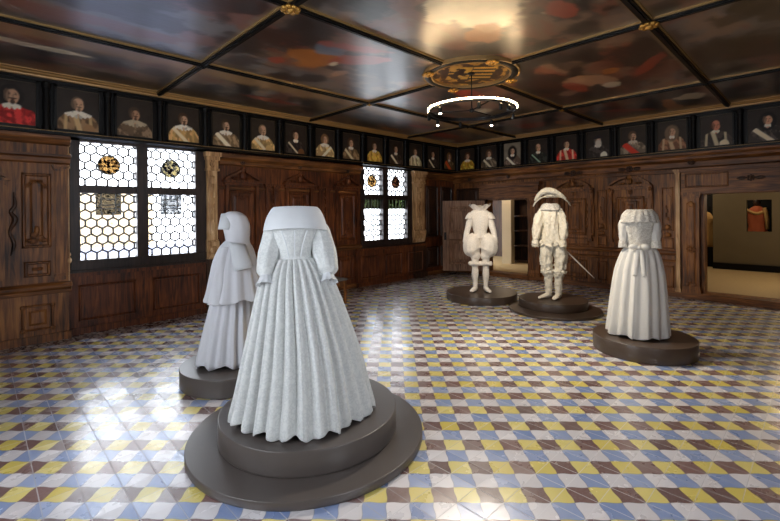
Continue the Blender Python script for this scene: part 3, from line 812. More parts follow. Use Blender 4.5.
def med_fn(U, V):
    x = U*2-1; y = V*2-1
    # screen-ish axes of the shield
    p = (x-y)/1.414; q = (x+y)/1.414
    C = np.zeros((len(x), 3))+np.array(s2l((.22,.13,.09)))
    b = fbm(x*6, y*6, 5, 4)
    C = lay(C, smooth(.52,.6,b)*.8, (170,128,54)); C = lay(C, smooth(.42,.36,b)*.8, (40,24,20))
    st = (np.sin((q)*26) > 0)*(p > .02)*(p < .62)*(abs(q) < .5)
    C = lay(C, (p > .02)*(p < .62)*(abs(q) < .5)*1.0, (34,24,18)); C = lay(C, st*1.0, (188,144,62))
    li = (np.sqrt(((p+.32)/.26)**2+(q/.34)**2)+(b-.5)*1.8 < 1)*1.0
    C = lay(C, (p < .0)*(p > -.62)*(abs(q) < .48)*.9, (176,136,58)); C = lay(C, li, (46,28,22))
    return C
def med_map(u, v):
    x = u*2-1; y = v*2-1
    return (MX+.51*x*math.sqrt(max(0,1-y*y/2)), MY+.51*y*math.sqrt(max(0,1-x*x/2)), ZC-.022)
painted('medallion_arms', 60, 60, med_fn, med_map, M['canvas'], med)
for t in (.25, .75, 1.25, 1.75):
    x, y = MX+.6*math.cos(t*PI+PI/12), MY+.6*math.sin(t*PI+PI/12); m = MB()
    for k in range(6): m.blob((x+.05*math.cos(k*PI/3), y+.05*math.sin(k*PI/3), ZC-.08), (.035,.035,.02), 8, 4)
    m.blob((x, y, ZC-.09), (.03,.03,.03)); m.build('ceiling_rosette', M['gold'], ceil, True)

# cornice cove
def cove(name, wf, a0, a1, d):
    m = MB(wf)
    m.profile([(d,3.425),(d+.02,3.425),(d+.03,3.445),(d+.05,3.45),(d+.055,3.47),(d+.1,3.48),(d+.11,3.495),(d+.16,3.5),(d+.165,3.515),(d,3.515)], a0, a1)
    return struct(m.build(name, M['cove']))
cove('trim_2', lw, XL, 9.5, .15); cove('trim_3', rw, YN, 7.2, .05)

# ------------------------------------------------------------------ portrait frieze
fl = struct(MB(lw).box(XL, 9.6, 0, .15, 2.72, 3.44).build('trim_4', M['blackb']))
fr = struct(MB(rw).box(YN, 7.15, 0, .05, 2.72, 3.44).build('trim_5', M['blackb']))
m = MB(lw); m.box(XL, 9.55, .15, .2, 2.725, 2.76); m.box(XL, 9.55, .15, .19, 3.4, 3.44); m.build('frieze_ledge', M['black'], fl)
m = MB(lw); m.box(XL, 9.55, .19, .205, 2.76, 2.768); m.build('gilt_fillet', M['goldline'], fl)
m = MB(rw); m.box(YN, 7.1, .05, .19, 2.725, 2.76); m.box(YN, 7.1, .05, .09, 3.4, 3.44); m.build('frieze_ledge', M['black'], fr)
m = MB(rw); m.box(YN, 7.1, .18, .195, 2.76, 2.768); m.build('gilt_fillet', M['goldline'], fr)
def halfcol(wf, a, d, par):
    m = MB(wf); n = 8
    for r, z0, z1 in ((.042, 2.76, 3.36), (.052, 2.76, 2.82), (.055, 3.33, 3.385)):
        pts = [(a+r*math.cos(PI*k/n), d+r*math.sin(PI*k/n)) for k in range(n+1)]
        A = [m.P((p[0], p[1], z0)) for p in pts]; B = [m.P((p[0], p[1], z1)) for p in pts]
        for k in range(n): m.f.append([A[k], A[k+1], B[k+1], B[k]])
        m.f.append(A); m.f.append(B)
    m.blob((a, d+.02, 3.39), (.045,.045,.035))
    m.build('frieze_pilaster', M['black'], par, recalc=True)

def portrait_fn(o):
    bg = o.get('bg', (44,36,30)); cloth = o['cloth']; hair = o.get('hair', (40,26,18)); skin = o.get('skin', (186,146,116))
    hx_ = o.get('hx', .5); hy_ = o.get('hy', .7)-.03; hs = o.get('hs', 1.0); seed = o.get('seed', 1)
    def fn(U, V):
        hyv = hy_*1.12
        x, y = hx_+(U-hx_)/1.5, hyv+.02+(V*1.12-hyv)/1.38
        b = fbm(x*9+3, y*9+3, seed, 3); c = fbm(x*22, y*22, seed+4, 2)
        def ell(cx, cy, rx, ry, soft=.12): return smooth(1+soft, 1-soft, np.sqrt(((x-cx)/rx)**2+((y-cy)/ry)**2)+(c-.5)*.12)
        C = np.zeros((len(x),3))+np.array(s2l([v/255 for v in bg])); C = C*(.75+.5*b)[:,None]
        HR = .085*hs; HH = .115*hs
        # body
        sh = hyv-HH-.055
        ax_ = abs(x-hx_)
        top = sh+.05-.38*ax_-2.2*np.maximum(0, ax_-.2*o.get('bw',1))**1.4
        body = smooth(-.012, .012, top-y+(b-.5)*.05)*smooth(.36*o.get('bw',1), .33*o.get('bw',1), ax_+(c-.5)*.02)
        C = lay(C, body, cloth)
        C = C*(1-.35*body*smooth(.45,.7,b))[:,None]
        C = lay(C, body*smooth(.5,.66,fbm(x*14+y*9, y*7-x*6, seed+8, 3))*.55, tuple(min(255, int(v*1.5+22)) for v in cloth))
        if 'trim' in o:
            C = lay(C, body*smooth(.06,.03,abs(x-hx_-.02-(.25-y)*.25))*.9, o['trim'])
            C = lay(C, body*smooth(.035,.015,abs(abs(x-hx_)-.22+.05*y))*.8, o['trim'])
        if 'folds' in o:
            C = lay(C, body*smooth(.6,.9,np.sin(x*46+b*5)*.5+.5)*.5, o['folds'])
        if 'sash' in o:
            w = o.get('sw', .045); s_ = o.get('sdir', 1)
            ln = abs((y-.3)+s_*(x-hx_)*1.0)
            C = lay(C, body*smooth(w+.02, w, ln), o['sash'])
        if 'arm' in o:
            C = lay(C, ell(hx_+.17, .26, .1, .12)*body, o['arm'])
        # long hair behind the head
        hl = o.get('long', 0)
        if hl:
            C = lay(C, ell(hx_, hyv-.06*hl, HR*(1.5+.5*hl), HH*(1.2+.9*hl), .15), hair)
        # neck and collar
        C = lay(C, ell(hx_, sh+.03, .05, .08), skin)
        cl = o.get('collar', (214,206,190)); cs = o.get('cs', 1)
        if cs:
            cm = smooth(-.01, .01, top+.012-y)*smooth(-.01, .012, y-(sh+.0-.075*cs+.25*np.maximum(0, ax_-.04)+.012*np.sin(x*90)))*smooth(.17*cs, .155*cs, ax_)
            cm = cm*(1-.8*smooth(.014, .004, ax_-.01)*(y < sh-.01))
            C = lay(C, cm, cl)
            if o.get('lace'): C = lay(C, cm*smooth(.5,.62,c)*.6, (120,110,98))
        # head
        C = lay(C, ell(hx_-.012, hyv+.03, HR*1.25, HH*1.08), hair)
        C = lay(C, ell(hx_-.02, hyv-.02, HR*1.15, HH*.8), hair)
        C = lay(C, ell(hx_+.012, hyv-.028, HR*.86, HH*.92), skin)
        if o.get('bald'): C = lay(C, ell(hx_, hyv+.045, HR*.9, HH*.7), skin)
        # shading side, eyes, nose, mouth
        dark = tuple(int(v*.55) for v in skin)
        C = lay(C, ell(hx_-.055*hs, hyv-.01, .035*hs, .09*hs)*.7, dark)
        for s_ in (-1,1):
            C = lay(C, ell(hx_+.012+s_*.034*hs, hyv+.01, .016*hs, .012*hs, .3)*.75, (60,38,28))
            C = lay(C, ell(hx_+.012+s_*.036*hs, hyv+.032, .024*hs, .007*hs, .3)*.6, hair)
        C = lay(C, ell(hx_+.02, hyv-.022, .011*hs, .032*hs, .3)*.45, dark)
        C = lay(C, ell(hx_+.014, hyv-.066*hs, .026*hs, .009*hs, .3)*.8, (140,70,58))
        if o.get('beard'):
            C = lay(C, ell(hx_+.014, hyv-.05*hs, .05*hs, .012*hs, .3)*.9, hair)
            C = lay(C, ell(hx_+.012, hyv-.105*hs, .03*hs*o['beard'], .04*hs*o['beard'], .3)*.9, o.get('bcol', hair))
        if 'hat' in o:
            C = lay(C, ell(hx_, hyv+.075, HR*2.0, .03), o['hat']); C = lay(C, ell(hx_, hyv+.11, HR*1.2, .05), o['hat'])
        return C*1.4
    return fn

W_ = (212,204,188); G_ = (168,128,66); BR = (96,66,44); BK = (34,28,26)
PL = [ # left wall, X centres going to the corner: (a-index, spec, label)
 (dict(cloth=(172,36,32), folds=(120,22,22), hair=(28,20,16), long=.3, beard=.9, hs=1.25, hy=.72, cs=.8, bw=1.35), 'portrait of a man in a scarlet robe with small white collar and dark moustache', 1),
 (dict(cloth=(104,78,52), trim=(196,164,116), hair=(96,78,62), bald=1, beard=.9, cs=1.35, lace=1, bw=1.05, arm=(150,112,74)), 'portrait of a balding man in lace collar and brown cloak beside the scarlet one', 2),
 (dict(cloth=(98,78,58), hair=(66,50,38), beard=.9, cs=1.4, lace=1, collar=(168,152,126), skin=(170,128,98), hy=.66), 'dim portrait of a moustached man in a tan lace collar over dull brown coat', 3),
 (dict(cloth=(150,116,70), sash=(214,196,160), hair=(64,44,30), beard=1, cs=1.15, lace=1, trim=(190,150,90)), 'portrait of a bearded man in gold coat and white sash, above first window', 4),
 (dict(cloth=(112,90,64), sash=(220,206,176), hair=(58,42,28), beard=1, cs=.95, bw=1.1, sw=.06), 'armoured man with broad white sash, portrait above the pilaster beside first window', 5),
 (dict(cloth=(158,126,78), sash=(206,192,160), hair=(120,96,70), cs=1.0, bald=1, beard=.9, arm=(184,150,96), sdir=1), 'portrait of a greying man in a round ruff and golden coat with pale sash', 6),
 (dict(cloth=(40,32,28), sash=(206,190,156), sw=.022, hair=(44,28,20), cs=.5, long=.3, arm=(112,72,40)), 'portrait of a dark coated man with a thin white sash', 7),
 (dict(cloth=(170,138,92), sash=(224,212,184), hair=(112,82,54), cs=.9, long=.25, sdir=-1), 'portrait of a man in pale gold with white scarf, above the second pediment', 8),
 (dict(cloth=(108,84,56), sash=(206,190,150), hair=(66,46,32), cs=.6, long=.35), 'portrait of a brown coated man with a cream sash, third left of second window', 9),
 (dict(cloth=(190,138,52), hair=(52,34,22), cs=.6, long=.3, trim=(220,180,90)), 'portrait of a man in a bright amber yellow coat on the window wall', 10),
 (dict(cloth=(58,44,34), sash=(218,206,176), hair=(40,26,18), cs=.5, long=.4), 'portrait of a dark haired man with white sash across brown, above second window', 11),
 (dict(cloth=(178,158,118), trim=(226,214,180), hair=(60,40,28), cs=.9, long=.3), 'portrait of a man in pale gold lace coat, above second window right pane', 12),
 (dict(cloth=(44,34,28), sash=(222,208,176), sw=.04, hair=(38,24,18), cs=.5, long=.55), 'long haired man in black with white sash, portrait second from corner on window wall', 13),
 (dict(cloth=(92,72,46), sash=(206,86,40), sw=.09, hair=(120,84,48), cs=.4, long=.5), 'portrait of a man with a broad orange red sash beside the corner', 14),
]
PR = [
 (dict(cloth=(196,148,52), hair=(76,48,30), cs=.8, long=.35, bw=1.0, folds=(150,104,34)), 'portrait of a figure in a golden yellow robe, first from corner on doorway wall', 1),
 (dict(cloth=(96,80,62), sash=(214,200,170), hair=(86,58,38), cs=.7, long=.35), 'portrait of a grey coated man with pale sash, above the small doorway', 2),
 (dict(bg=(120,110,94), cloth=(96,76,62), sash=(224,212,190), hair=(28,20,16), cs=.5, long=1.2, hy=.7), 'portrait of a man in a huge dark wig on a light background', 3),
 (dict(cloth=(36,36,30), sash=(150,176,150), sw=.02, hair=(60,44,32), cs=.45, bald=1), 'portrait of a man in black green with a thin pale ribbon', 4),
 (dict(cloth=(176,42,34), trim=(214,190,150), hair=(52,32,24), cs=.5, long=.2), 'portrait of a man in a bright red coat with white cravat, on doorway wall', 5),
 (dict(cloth=(46,38,34), arm=(226,214,190), hair=(70,66,64), bcol=(190,182,168), hat=(38,32,34), beard=3, cs=.6), 'portrait of an old man with a full white beard and dark cap', 6),
 (dict(cloth=(104,90,74), sash=(198,58,36), sw=.1, hair=(84,62,44), cs=.7, collar=(190,176,156), beard=.9, bw=1.1), 'portrait of an armoured man wrapped in a red sash, above the arched panels', 7),
 (dict(cloth=(112,74,50), trim=(190,164,128), hair=(110,90,70), cs=.4, long=.9), 'portrait of a long haired man in a brown coat with pale lapels', 8),
 (dict(cloth=(44,34,28), arm=(216,200,168), collar=(212,204,184), cs=.45, hair=(60,34,26), skin=(190,124,96), hy=.72, bald=1, trim=(200,184,150)), 'portrait of a ruddy man in black with white cravat and white sleeve', 9),
 (dict(cloth=(60,50,44), sash=(220,206,178), sw=.06, hair=(22,16,14), cs=.35, long=.9, skin=(196,150,120), hx=.55, bw=1.2, hy=.72), 'portrait of a man with dark curly wig and broad white sash, above the wide opening', 10),
 (dict(cloth=(100,70,50), sash=(200,186,150), hair=(50,34,26), cs=.6, long=.4), 'portrait of a brown coated man at the far right end of the frieze', 11),
]
def portrait(wf, a, dd, spec, label, seed, hw=.262):
    b0, b1 = 2.775, 3.395
    p = wf(a, dd, b0)
    t = thing('framed_portrait', label, 'portrait', p, 0, 'portraits in the black frieze')
    def loc(aa, d, z):
        q = wf(aa, d, z); return (q[0]-p[0], q[1]-p[1], q[2]-p[2])
    m = MB(loc)
    for (x0, x1, z0, z1) in ((a-hw, a+hw, b0, b0+.03), (a-hw, a+hw, b1-.035, b1), (a-hw, a-hw+.03, b0, b1), (a+hw-.03, a+hw, b0, b1)):
        m.box(x0, x1, dd, dd+.03, z0, z1)
    m.build('frame', M['black'], t)
    m = MB(loc); i = .03
    for (x0, x1, z0, z1) in ((a-hw+i, a+hw-i, b0+i, b0+i+.006), (a-hw+i, a+hw-i, b1-i-.013, b1-i-.004), (a-hw+i-.002, a-hw+i+.003, b0+i, b1-i-.004), (a+hw-i-.003, a+hw-i+.002, b0+i, b1-i-.004)):
        m.box(x0, x1, dd+.012, dd+.024, z0, z1)
    m.build('gilt_slip', M['slip'], t)
    spec['seed'] = seed
    flip = wf is rw
    def mp(u, v): return loc(a+(hw-.03)*(2*u-1)*(-1 if flip else 1), dd+.01, b0+.03+(b1-b0-.065)*v)
    painted('canvas', 44, 50, portrait_fn(spec), mp, M['canvas'], t)
for k in range(-1, 14): halfcol(lw, .66+.683*k-.0, .15, fl)
for k, (sp_, lb, sd) in enumerate(PL): portrait(lw, .3185+.683*k, .155, sp_, lb, sd*3)
for k in range(0, 12): halfcol(rw, 6.44-.675*(k-1)+.0, .05, fr)
for k, (sp_, lb, sd) in enumerate(PR): portrait(rw, 6.78-.675*k, .055, sp_, lb, sd*3+50)

# ------------------------------------------------------------------ display platforms
def disc(m, cx, cy, r, z0, z1):
    m.lathe([(r-.006, z0), (r-.001, z0+.006), (r, z0+.012), (r, z1-.006), (r-.002, z1-.002), (r-.006, z1)], (cx, cy), 96)
def platform(name, label, x, y, tiers, mat):
    t = thing(name, label, 'platform', (x, y, 0), 0, 'round display platforms')
    z = 0
    for k, (dx, dy, r, h) in enumerate(tiers):
        m = MB(); disc(m, dx, dy, r, z, z+h); o = m.build('lower_tier' if (len(tiers) > 1 and k == 0) else 'upper_tier' if len(tiers) > 1 else 'drum', mat, t, True)
        z += h
        o.data.polygons.foreach_set('use_smooth', [abs(p.normal.z) < .9 for p in o.data.polygons])
    return t
platform('display_platform', 'two-tier grey-brown round platform under the pleated gown seen from behind', 1.781, 2.72, [(0,0,.848,.055),(.008,0,.647,.16)], M['plinth'])
platform('display_platform', 'round grey-brown drum platform under the hooded costume', 1.87, 4.17, [(0,0,.52,.17)], M['plinth'])
platform('display_platform', 'dark round platform under the doublet and puffed breeches, nearest the open door', 6.861, 4.584, [(0,0,.655,.14)], M['plinth_dk'])
platform('display_platform', 'dark two-tier round platform under the costume with plumed hat', 6.893, 3.178, [(0,0,.735,.04),(.127,.082,.554,.13)], M['plinth_dk'])
platform('display_platform', 'dark round platform under the short-sleeved gown at right', 5.646, 1.522, [(0,0,.54,.18)], M['plinth_dk'])

# ------------------------------------------------------------------ costumes
def facing(x, y): return math.atan2(y, x)-PI/2      # local +Y points away from the viewer
def loft(prof, n=96, nr=None, rf=None):
    """prof: list of (z, cx, cy, rx, ry); catmull interpolated; rf(t,theta)->multiplier"""
    P = np.array(prof, float); m = len(P); nr = nr or 8; rows = []
    for i in range(m-1):
        p0, p1, p2, p3 = P[max(i-1,0)], P[i], P[i+1], P[min(i+2,m-1)]
        for k in range(nr):
            t = k/nr; rows.append(.5*((2*p1)+(p2-p0)*t+(2*p0-5*p1+4*p2-p3)*t*t+(3*p1-p0-3*p2+p3)*t**3))
    rows.append(P[-1]); R = []
    for j, (z, cx, cy, rx, ry) in enumerate(rows):
        T = j/(len(rows)-1); rr = []
        for i in range(n):
            a = 2*PI*i/n; f = rf(T, a) if rf else (1, 0)
            if not isinstance(f, tuple): f = (f, 0)
            rr.append((cx+rx*f[0]*math.cos(a), cy+ry*f[0]*math.sin(a), z+f[1]))
        R.append(rr)
    return R
def hsh(k, s=0):
    v = math.sin(k*127.1+s*311.7)*43758.5453; return v-math.floor(v)
def pleatf(k, amp0, amp1, seed=0, hem=.012, sharp=1.5, low=0.0):
    ph = [hsh(i, seed)*.5 for i in range(k)]
    def f(T, a):
        u = a/(2*PI)*k; i = int(u) % k; fr_ = u-int(u)
        w = .5+.5*math.cos(2*PI*fr_); w = 1-(1-w)**sharp if sharp > 1 else w
        A = (amp0*(1-T)+amp1*T)*(.6+.8*hsh(i, seed+1))
        big = low*T*(math.sin(a*5+seed)+.6*math.sin(a*8+2+seed))
        last = 1 if T > .97 else 0
        return (1+A*(w-.5)+big, last*hem*(math.sin(u*2*PI*.5+hsh(i,seed+2))-.6))
    return f
def crumple(k=5, amp=.06, seed=0):
    def f(t, a):
        return 1+amp*math.sin(k*a+seed+6*t)+amp*.7*math.sin((k+3)*a-9*t+seed*2)+amp*.5*math.sin(23*t+a*2+seed)
    return f

# --- gown seen from behind
rzA = facing(1.789, 2.719)
A_ = thing('pleated_gown', 'white patterned paper gown with pleated skirt, wide collar and puffed sleeves, seen from behind', 'costume', (1.789, 2.719, .219), rzA)
m = MB()
pf = pleatf(28, .2, .1, 3, .016, 1.5, .03)
m.rings(loft([(1.10,-.10,-.03,.15,.12),(1.03,-.095,-.03,.2,.17),(.92,-.085,-.035,.25,.22),(.7,-.065,-.04,.315,.30),(.42,-.045,-.045,.39,.385),(.18,-.04,-.05,.445,.44),(.026,-.04,-.05,.485,.485)], 600, 10, pf), True, False)
solid(m.build('skirt', M['paperA'], A_, True), .004)
m = MB(); m.rings(loft([(1.085,-.10,-.03,.145,.115),(1.13,-.10,-.03,.125,.10),(1.22,-.10,-.02,.15,.12),(1.32,-.095,-.01,.185,.135),(1.38,-.09,0,.19,.12),(1.44,-.09,.01,.13,.08)], 64, 6), False, False)
m.build('bodice', M['paperA'], A_, True)
m = MB()
for s in (-.035, .035, 0):
    pts = [(-.1+s*1.2, -.142, 1.12), (-.1+s*1.6, -.155, 1.2), (-.1+s*2.6, -.165, 1.31)]
    m.tube(pts, [.004,.004,.004], 6, 4)
m.build('back_seam', M['paperAc'], A_)
m = MB()
def colf(T, a):
    sq = 1+.06*abs(math.sin(2*a))
    return (sq, -.012*T*(math.cos(2*a)) )
m.rings(loft([(1.40,-.095,.0,.10,.06),(1.472,-.095,0,.145,.075),(1.474,-.095,0,.165,.085),(1.44,-.095,0,.19,.12),(1.38,-.095,-.005,.215,.16),(1.315,-.095,-.01,.228,.19)], 96, 6, colf), False, False)
solid(m.build('collar', M['paperAc'], A_, True), .006)
for s, pts, rad in ((1, [(.05,0,1.36),(.085,-.02,1.27),(.11,-.06,1.15),(.132,-.13,1.03),(.135,-.16,.985)], [.06,.078,.088,.075,.036]),
                    (-1, [(-.24,0,1.36),(-.265,-.01,1.27),(-.285,-.05,1.15),(-.3,-.12,1.04),(-.3,-.15,.985)], [.055,.068,.075,.065,.034])):
    m = MB(); m.tube(pts, rad, 40, 10, noise=lambda t, a: 1+.05*math.sin(7*a)*math.sin(PI*t)+.03*math.sin(13*a+8*t)); m.build('sleeve', M['paperA'], A_, True)
    e = Vector(pts[-1]); d_ = (Vector(pts[-1])-Vector(pts[-2])).normalized()
    m = MB(); m.tube([e-d_*.01, e+d_*.025, e+d_*.06], [.034,.045,.062], 40, 5, noise=lambda t, a: 1+.1*t*math.sin(9*a), cap=False)
    solid(m.build('cuff', M['paperAc'], A_, True), .004)

# --- hooded costume, turned to the left
rzB = facing(1.85, 4.17)
B_ = thing('hooded_costume', 'white paper costume with bonnet, hanging collar and flared coat over a long skirt', 'costume', (1.83, 4.17, .178), rzB)
m = MB(); m.rings(loft([(.72,.02,.03,.19,.17),(.5,.0,.03,.22,.2),(.25,-.02,.02,.26,.24),(.03,-.03,.01,.30,.28)], 240, 10, pleatf(17, .09, .12, 8, .02, 1.2, .03)), True, False)
solid(m.build('skirt', M['paperB'], B_, True), .004)
m = MB(); m.rings(loft([(1.2,.04,.03,.1,.09),(1.13,.04,.02,.16,.12),(1.0,.03,.02,.205,.16),(.85,.03,.02,.235,.2),(.7,.03,.02,.265,.23),(.63,.03,.02,.285,.25)], 200, 8, pleatf(13, .03, .08, 5, .015, 1.2, .02)), True, False)
solid(m.build('coat', M['paperB'], B_, True), .005)
# sleeve panel falling to a point on the left
m = MB(); m.tube([(-.05,-.06,1.14),(-.08,-.1,.98),(-.115,-.13,.78),(-.135,-.14,.6)], [.05,.065,.08,.085], 32, 8, noise=crumple(4,.05,2), flat=(1,.7)); m.build('hanging_sleeve', M['paperB'], B_, True)
# hood
m = MB()
def hoodf(T, a): return 1+.02*math.sin(9*a)*T
m.rings(loft([(1.12,.07,.02,.13,.1),(1.2,.06,.02,.115,.1),(1.28,.055,.02,.125,.11),(1.37,.045,.02,.13,.115),(1.45,.03,.02,.11,.1),(1.49,.02,.02,.06,.055),(1.5,.01,.02,.012,.012)], 64, 8, hoodf), False, True)
m.build('hood', M['paperB'], B_, True)
m = MB()
# stiff brim jutting forward (to the left)
R = []
for k in range(2):
    rr = []
    for i in range(25):
        t = -PI*.15+PI*1.3*i/24
        y = .02-.105*math.cos(t)*(1-.1*k); z = 1.37+.115*math.sin(t)*(1.0-.1*k)
        rr.append((.02 if k == 0 else -.115+.02*math.sin(t), y, z))
    R.append(rr)
idx = [[m.P(p) for p in r] for r in R]
for i in range(24): m.f.append([idx[0][i], idx[0][i+1], idx[1][i+1], idx[1][i]])
solid(m.build('bonnet_brim', M['paperAc'], B_, True), .006)
# square collar hanging at the back
m = MB()
pts = [(-.02,1.2),(.13,1.17),(.2,.96),(.02,.92)]
idx = []
for j in range(7):
    v = j/6; row = []
    for i in range(7):
        u = i/6
        x = (pts[0][0]*(1-u)+pts[1][0]*u)*(1-v)+(pts[3][0]*(1-u)+pts[2][0]*u)*v
        z = (pts[0][1]*(1-u)+pts[1][1]*u)*(1-v)+(pts[3][1]*(1-u)+pts[2][1]*u)*v
        row.append(m.P((x, -.12-.09*v-.03*math.sin(PI*u), z)))
    idx.append(row)
for j in range(6):
    for i in range(6): m.f.append([idx[j][i], idx[j][i+1], idx[j+1][i+1], idx[j+1][i]])
solid(m.build('hanging_collar', M['paperAc'], B_, True), .012)

# --- legs helper for the two men's costumes
def shoe(m, x, y, ang, L=.27):
    ca, sa = math.cos(ang), math.sin(ang)
    def q(a, b, z): return (x+ca*a-sa*b, y+sa*a+ca*b, z)
    rows = []
    for t, w, h in ((-.06,.03,.075),(-.05,.036,.1),(0,.042,.11),(.05,.042,.085),(.1,.046,.062),(.16,.046,.048),(.2,.034,.038),(.215,.014,.022)):
        t = t*L/.27
        rows.append([q(w*math.cos(2*PI*i/14), -t, max(.012, .012+h*.5+h*.5*math.sin(2*PI*i/14)) ) for i in range(14)])
    m.rings(rows)
    m.box(*(sorted((x-.025, x+.025))), *(sorted((y+.02, y+.07))), 0, .03)

# --- doublet with puffed breeches
rzC = facing(6.861, 4.574)
C_ = thing('doublet_costume', 'headless white paper costume with standing collar, puffed breeches and garters', 'costume', (6.861, 4.574, .14), rzC)
dz = 0
m = MB(); m.rings(loft([(1.02,-.02,0,.14,.11),(1.12,-.02,0,.12,.095),(1.25,-.02,0,.15,.11),(1.4,-.02,0,.19,.12),(1.5,-.02,.0,.185,.11),(1.55,-.02,.0,.12,.08),(1.57,-.02,0,.08,.07)], 48, 6, crumple(4,.015,1)), False, True)
m.build('doublet', M['paperC'], C_, True)
m = MB()
def stf(T, a): return (1+.05*T*math.sin(10*a), .03*T*abs(math.cos(a))+.02*T*math.sin(5*a))
m.rings(loft([(1.5,-.02,0,.09,.08),(1.56,-.02,0,.13,.1),(1.62,-.02,0,.2,.14)], 64, 5, stf), False, False)
solid(m.build('standing_collar', M['paperC'], C_, True), .006)
for k in range(9):
    m = MB(); m.blob((-.02, -.112-(.01 if k>3 else 0), 1.08+.05*k), (.008,.006,.008), 8, 4); m.build('button', M['paperAc'], C_)
for s in (-1, 1):
    m = MB(); m.tube([(-.02+s*.155,0,1.46),(-.02+s*.2,0,1.3),(-.02+s*.25,-.02,1.12),(-.02+s*.285,-.05,.93)], [.065,.062,.052,.042], 24, 6, noise=crumple(3,.03,s)); m.build('sleeve', M['paperC'], C_, True)
    m = MB(); m.rings(loft([(1.5,-.02+s*.155,0,.05,.07),(1.44,-.02+s*.18,0,.075,.085),(1.38,-.02+s*.2,0,.08,.09)], 40, 5, lambda T, a: 1+.06*T*math.sin(9*a)), True, False); solid(m.build('shoulder_wing', M['paperC'], C_, True), .005)
    m = MB(); m.tube([(-.02+s*.07,0,1.06),(-.02+s*.15,-.01,.93),(-.02+s*.15,-.01,.8),(-.02+s*.1,-.01,.69),(-.02+s*.095,-.01,.62)], [.1,.165,.165,.1,.075], 36, 8, noise=lambda t, a: 1+.045*math.sin(11*a)*math.sin(PI*t)+.02*math.sin(5*a+3)); m.build('breeches', M['paperC'], C_, True)
    m = MB(); m.tube([(-.02+s*.1,-.01,.64),(-.02+s*.1,-.01,.45),(-.02+s*.1,.0,.33),(-.02+s*.1,.01,.18),(-.02+s*.1,.01,.06)], [.07,.058,.064,.046,.04], 24, 6); m.build('stocking', M['paperC'], C_, True)
    m = MB()
    for k in range(14):
        t = 2*PI*k/14; m.blob((-.02+s*.1+.095*math.cos(t), -.01+.085*math.sin(t), .535+.006*math.sin(3*t)), (.036,.034,.035), 8, 5)
    m.build('garter_ruffle', M['paperC'], C_, True)
    m = MB(); shoe(m, -.02+s*.1, .01, s*.35); m.build('shoe', M['paperC'], C_, True)

# --- cavalier with plumed hat
rzD = facing(7.02, 3.26)
D_ = thing('cavalier_costume', 'lamp-warmed crumpled paper costume with short cloak, breeches and boots under a plumed hat', 'costume', (7.03, 3.27, .17), rzD)
m = MB(); m.rings(loft([(.9,-.01,0,.2,.16),(1.0,-.01,0,.175,.15),(1.2,-.01,0,.15,.14),(1.38,-.01,0,.165,.14),(1.5,-.01,0,.145,.12),(1.58,-.01,0,.1,.09),(1.6,-.01,0,.07,.06)], 64, 8, lambda T, a: (1+.06*math.sin(6*a+4*T)+.04*math.sin(11*a-7*T), .02*math.sin(5*a)*(1-T))), False, True)
m.build('jacket', M['paperD'], D_, True)
m = MB()
capef = lambda T, a: (1+.09*T*math.sin(7*a+1)+.04*math.sin(12*a+5*T), (.03*math.sin(4*a+2)+.015*math.sin(9*a)) if T > .97 else 0)
m.rings(loft([(1.6,-.03,.04,.075,.08),(1.55,-.04,.07,.13,.09),(1.4,-.05,.1,.19,.1),(1.2,-.06,.12,.22,.11),(1.02,-.07,.12,.235,.11),(.95,-.07,.12,.235,.11)], 96, 8, capef), False, False)
solid(m.build('cloak', M['paperD'], D_, True), .008)
m = MB(); m.rings(loft([(1.58,-.02,0,.07,.07),(1.61,-.02,0,.1,.1),(1.57,-.02,0,.145,.13),(1.5,-.02,0,.175,.155)], 64, 5, lambda T, a: (1+.05*T*math.sin(14*a),0)), False, False)
solid(m.build('lace_collar', M['lace'], D_, True), .006)
for s in (-1, 1):
    ax = .21
    m = MB(); m.tube([(s*.13-.02,-.01,1.5),(s*.185-.025,-.04,1.34),(s*.215-.03,-.08,1.14),(.17 if s > 0 else -.26,-.12,1.0)], [.062,.075,.07,.045], 28, 6, noise=crumple(5,.09,s+2)); m.build('sleeve', M['paperD'], D_, True)
    m = MB(); ex = .17 if s > 0 else -.265
    m.tube([(ex,-.12,1.0),(ex-.0,-.13,.93),(ex,-.14,.88)], [.045,.06,.05], 20, 5, noise=crumple(7,.08,s)); m.build('glove_cuff', M['paperD'], D_, True)
    x0 = .08*s+.02
    m = MB(); m.tube([(x0*.9,0,.98),(x0+s*.03,0,.8),(x0+s*.035,0,.62),(x0+s*.02,0,.5),(x0,0,.43)], [.1,.105,.095,.085,.065], 32, 8, noise=crumple(6,.09,s+5)); m.build('breeches', M['paperD'], D_, True)
    m = MB(); m.tube([(x0,0,.47),(x0,0,.4),(x0,0,.33),(x0,0,.2),(x0,0,.06)], [.11,.085,.065,.06,.045], 28, 7, noise=crumple(5,.06,s+9)); m.build('boot', M['paperD'], D_, True)
    m = MB(); shoe(m, x0, 0, -.7 if s < 0 else -.35, .3); m.build('shoe', M['paperD'], D_, True)
    m = MB()
    for k in range(7):
        t = 2*PI*k/7; m.blob((x0+s*.02+.085*math.cos(t), -.0+.085*math.sin(t), .45+.012*math.sin(4*t)), (.03,.03,.035), 8, 5)
    m.build('garter_bow', M['paperD'], D_, True)
for k in range(12):
    t = 2*PI*k/12; m = MB(); m.blob((.2*math.cos(t), .155*math.sin(t), .955), (.022,.022,.045), 8, 4); m.build('waist_ribbon', M['paperD'], D_, True)
for o in list(D_.children):
    if 'shoe' not in o.name: rough(o, .05, .03)
for o in list(C_.children):
    if 'shoe' not in o.name and 'button' not in o.name: rough(o, .012, .05)
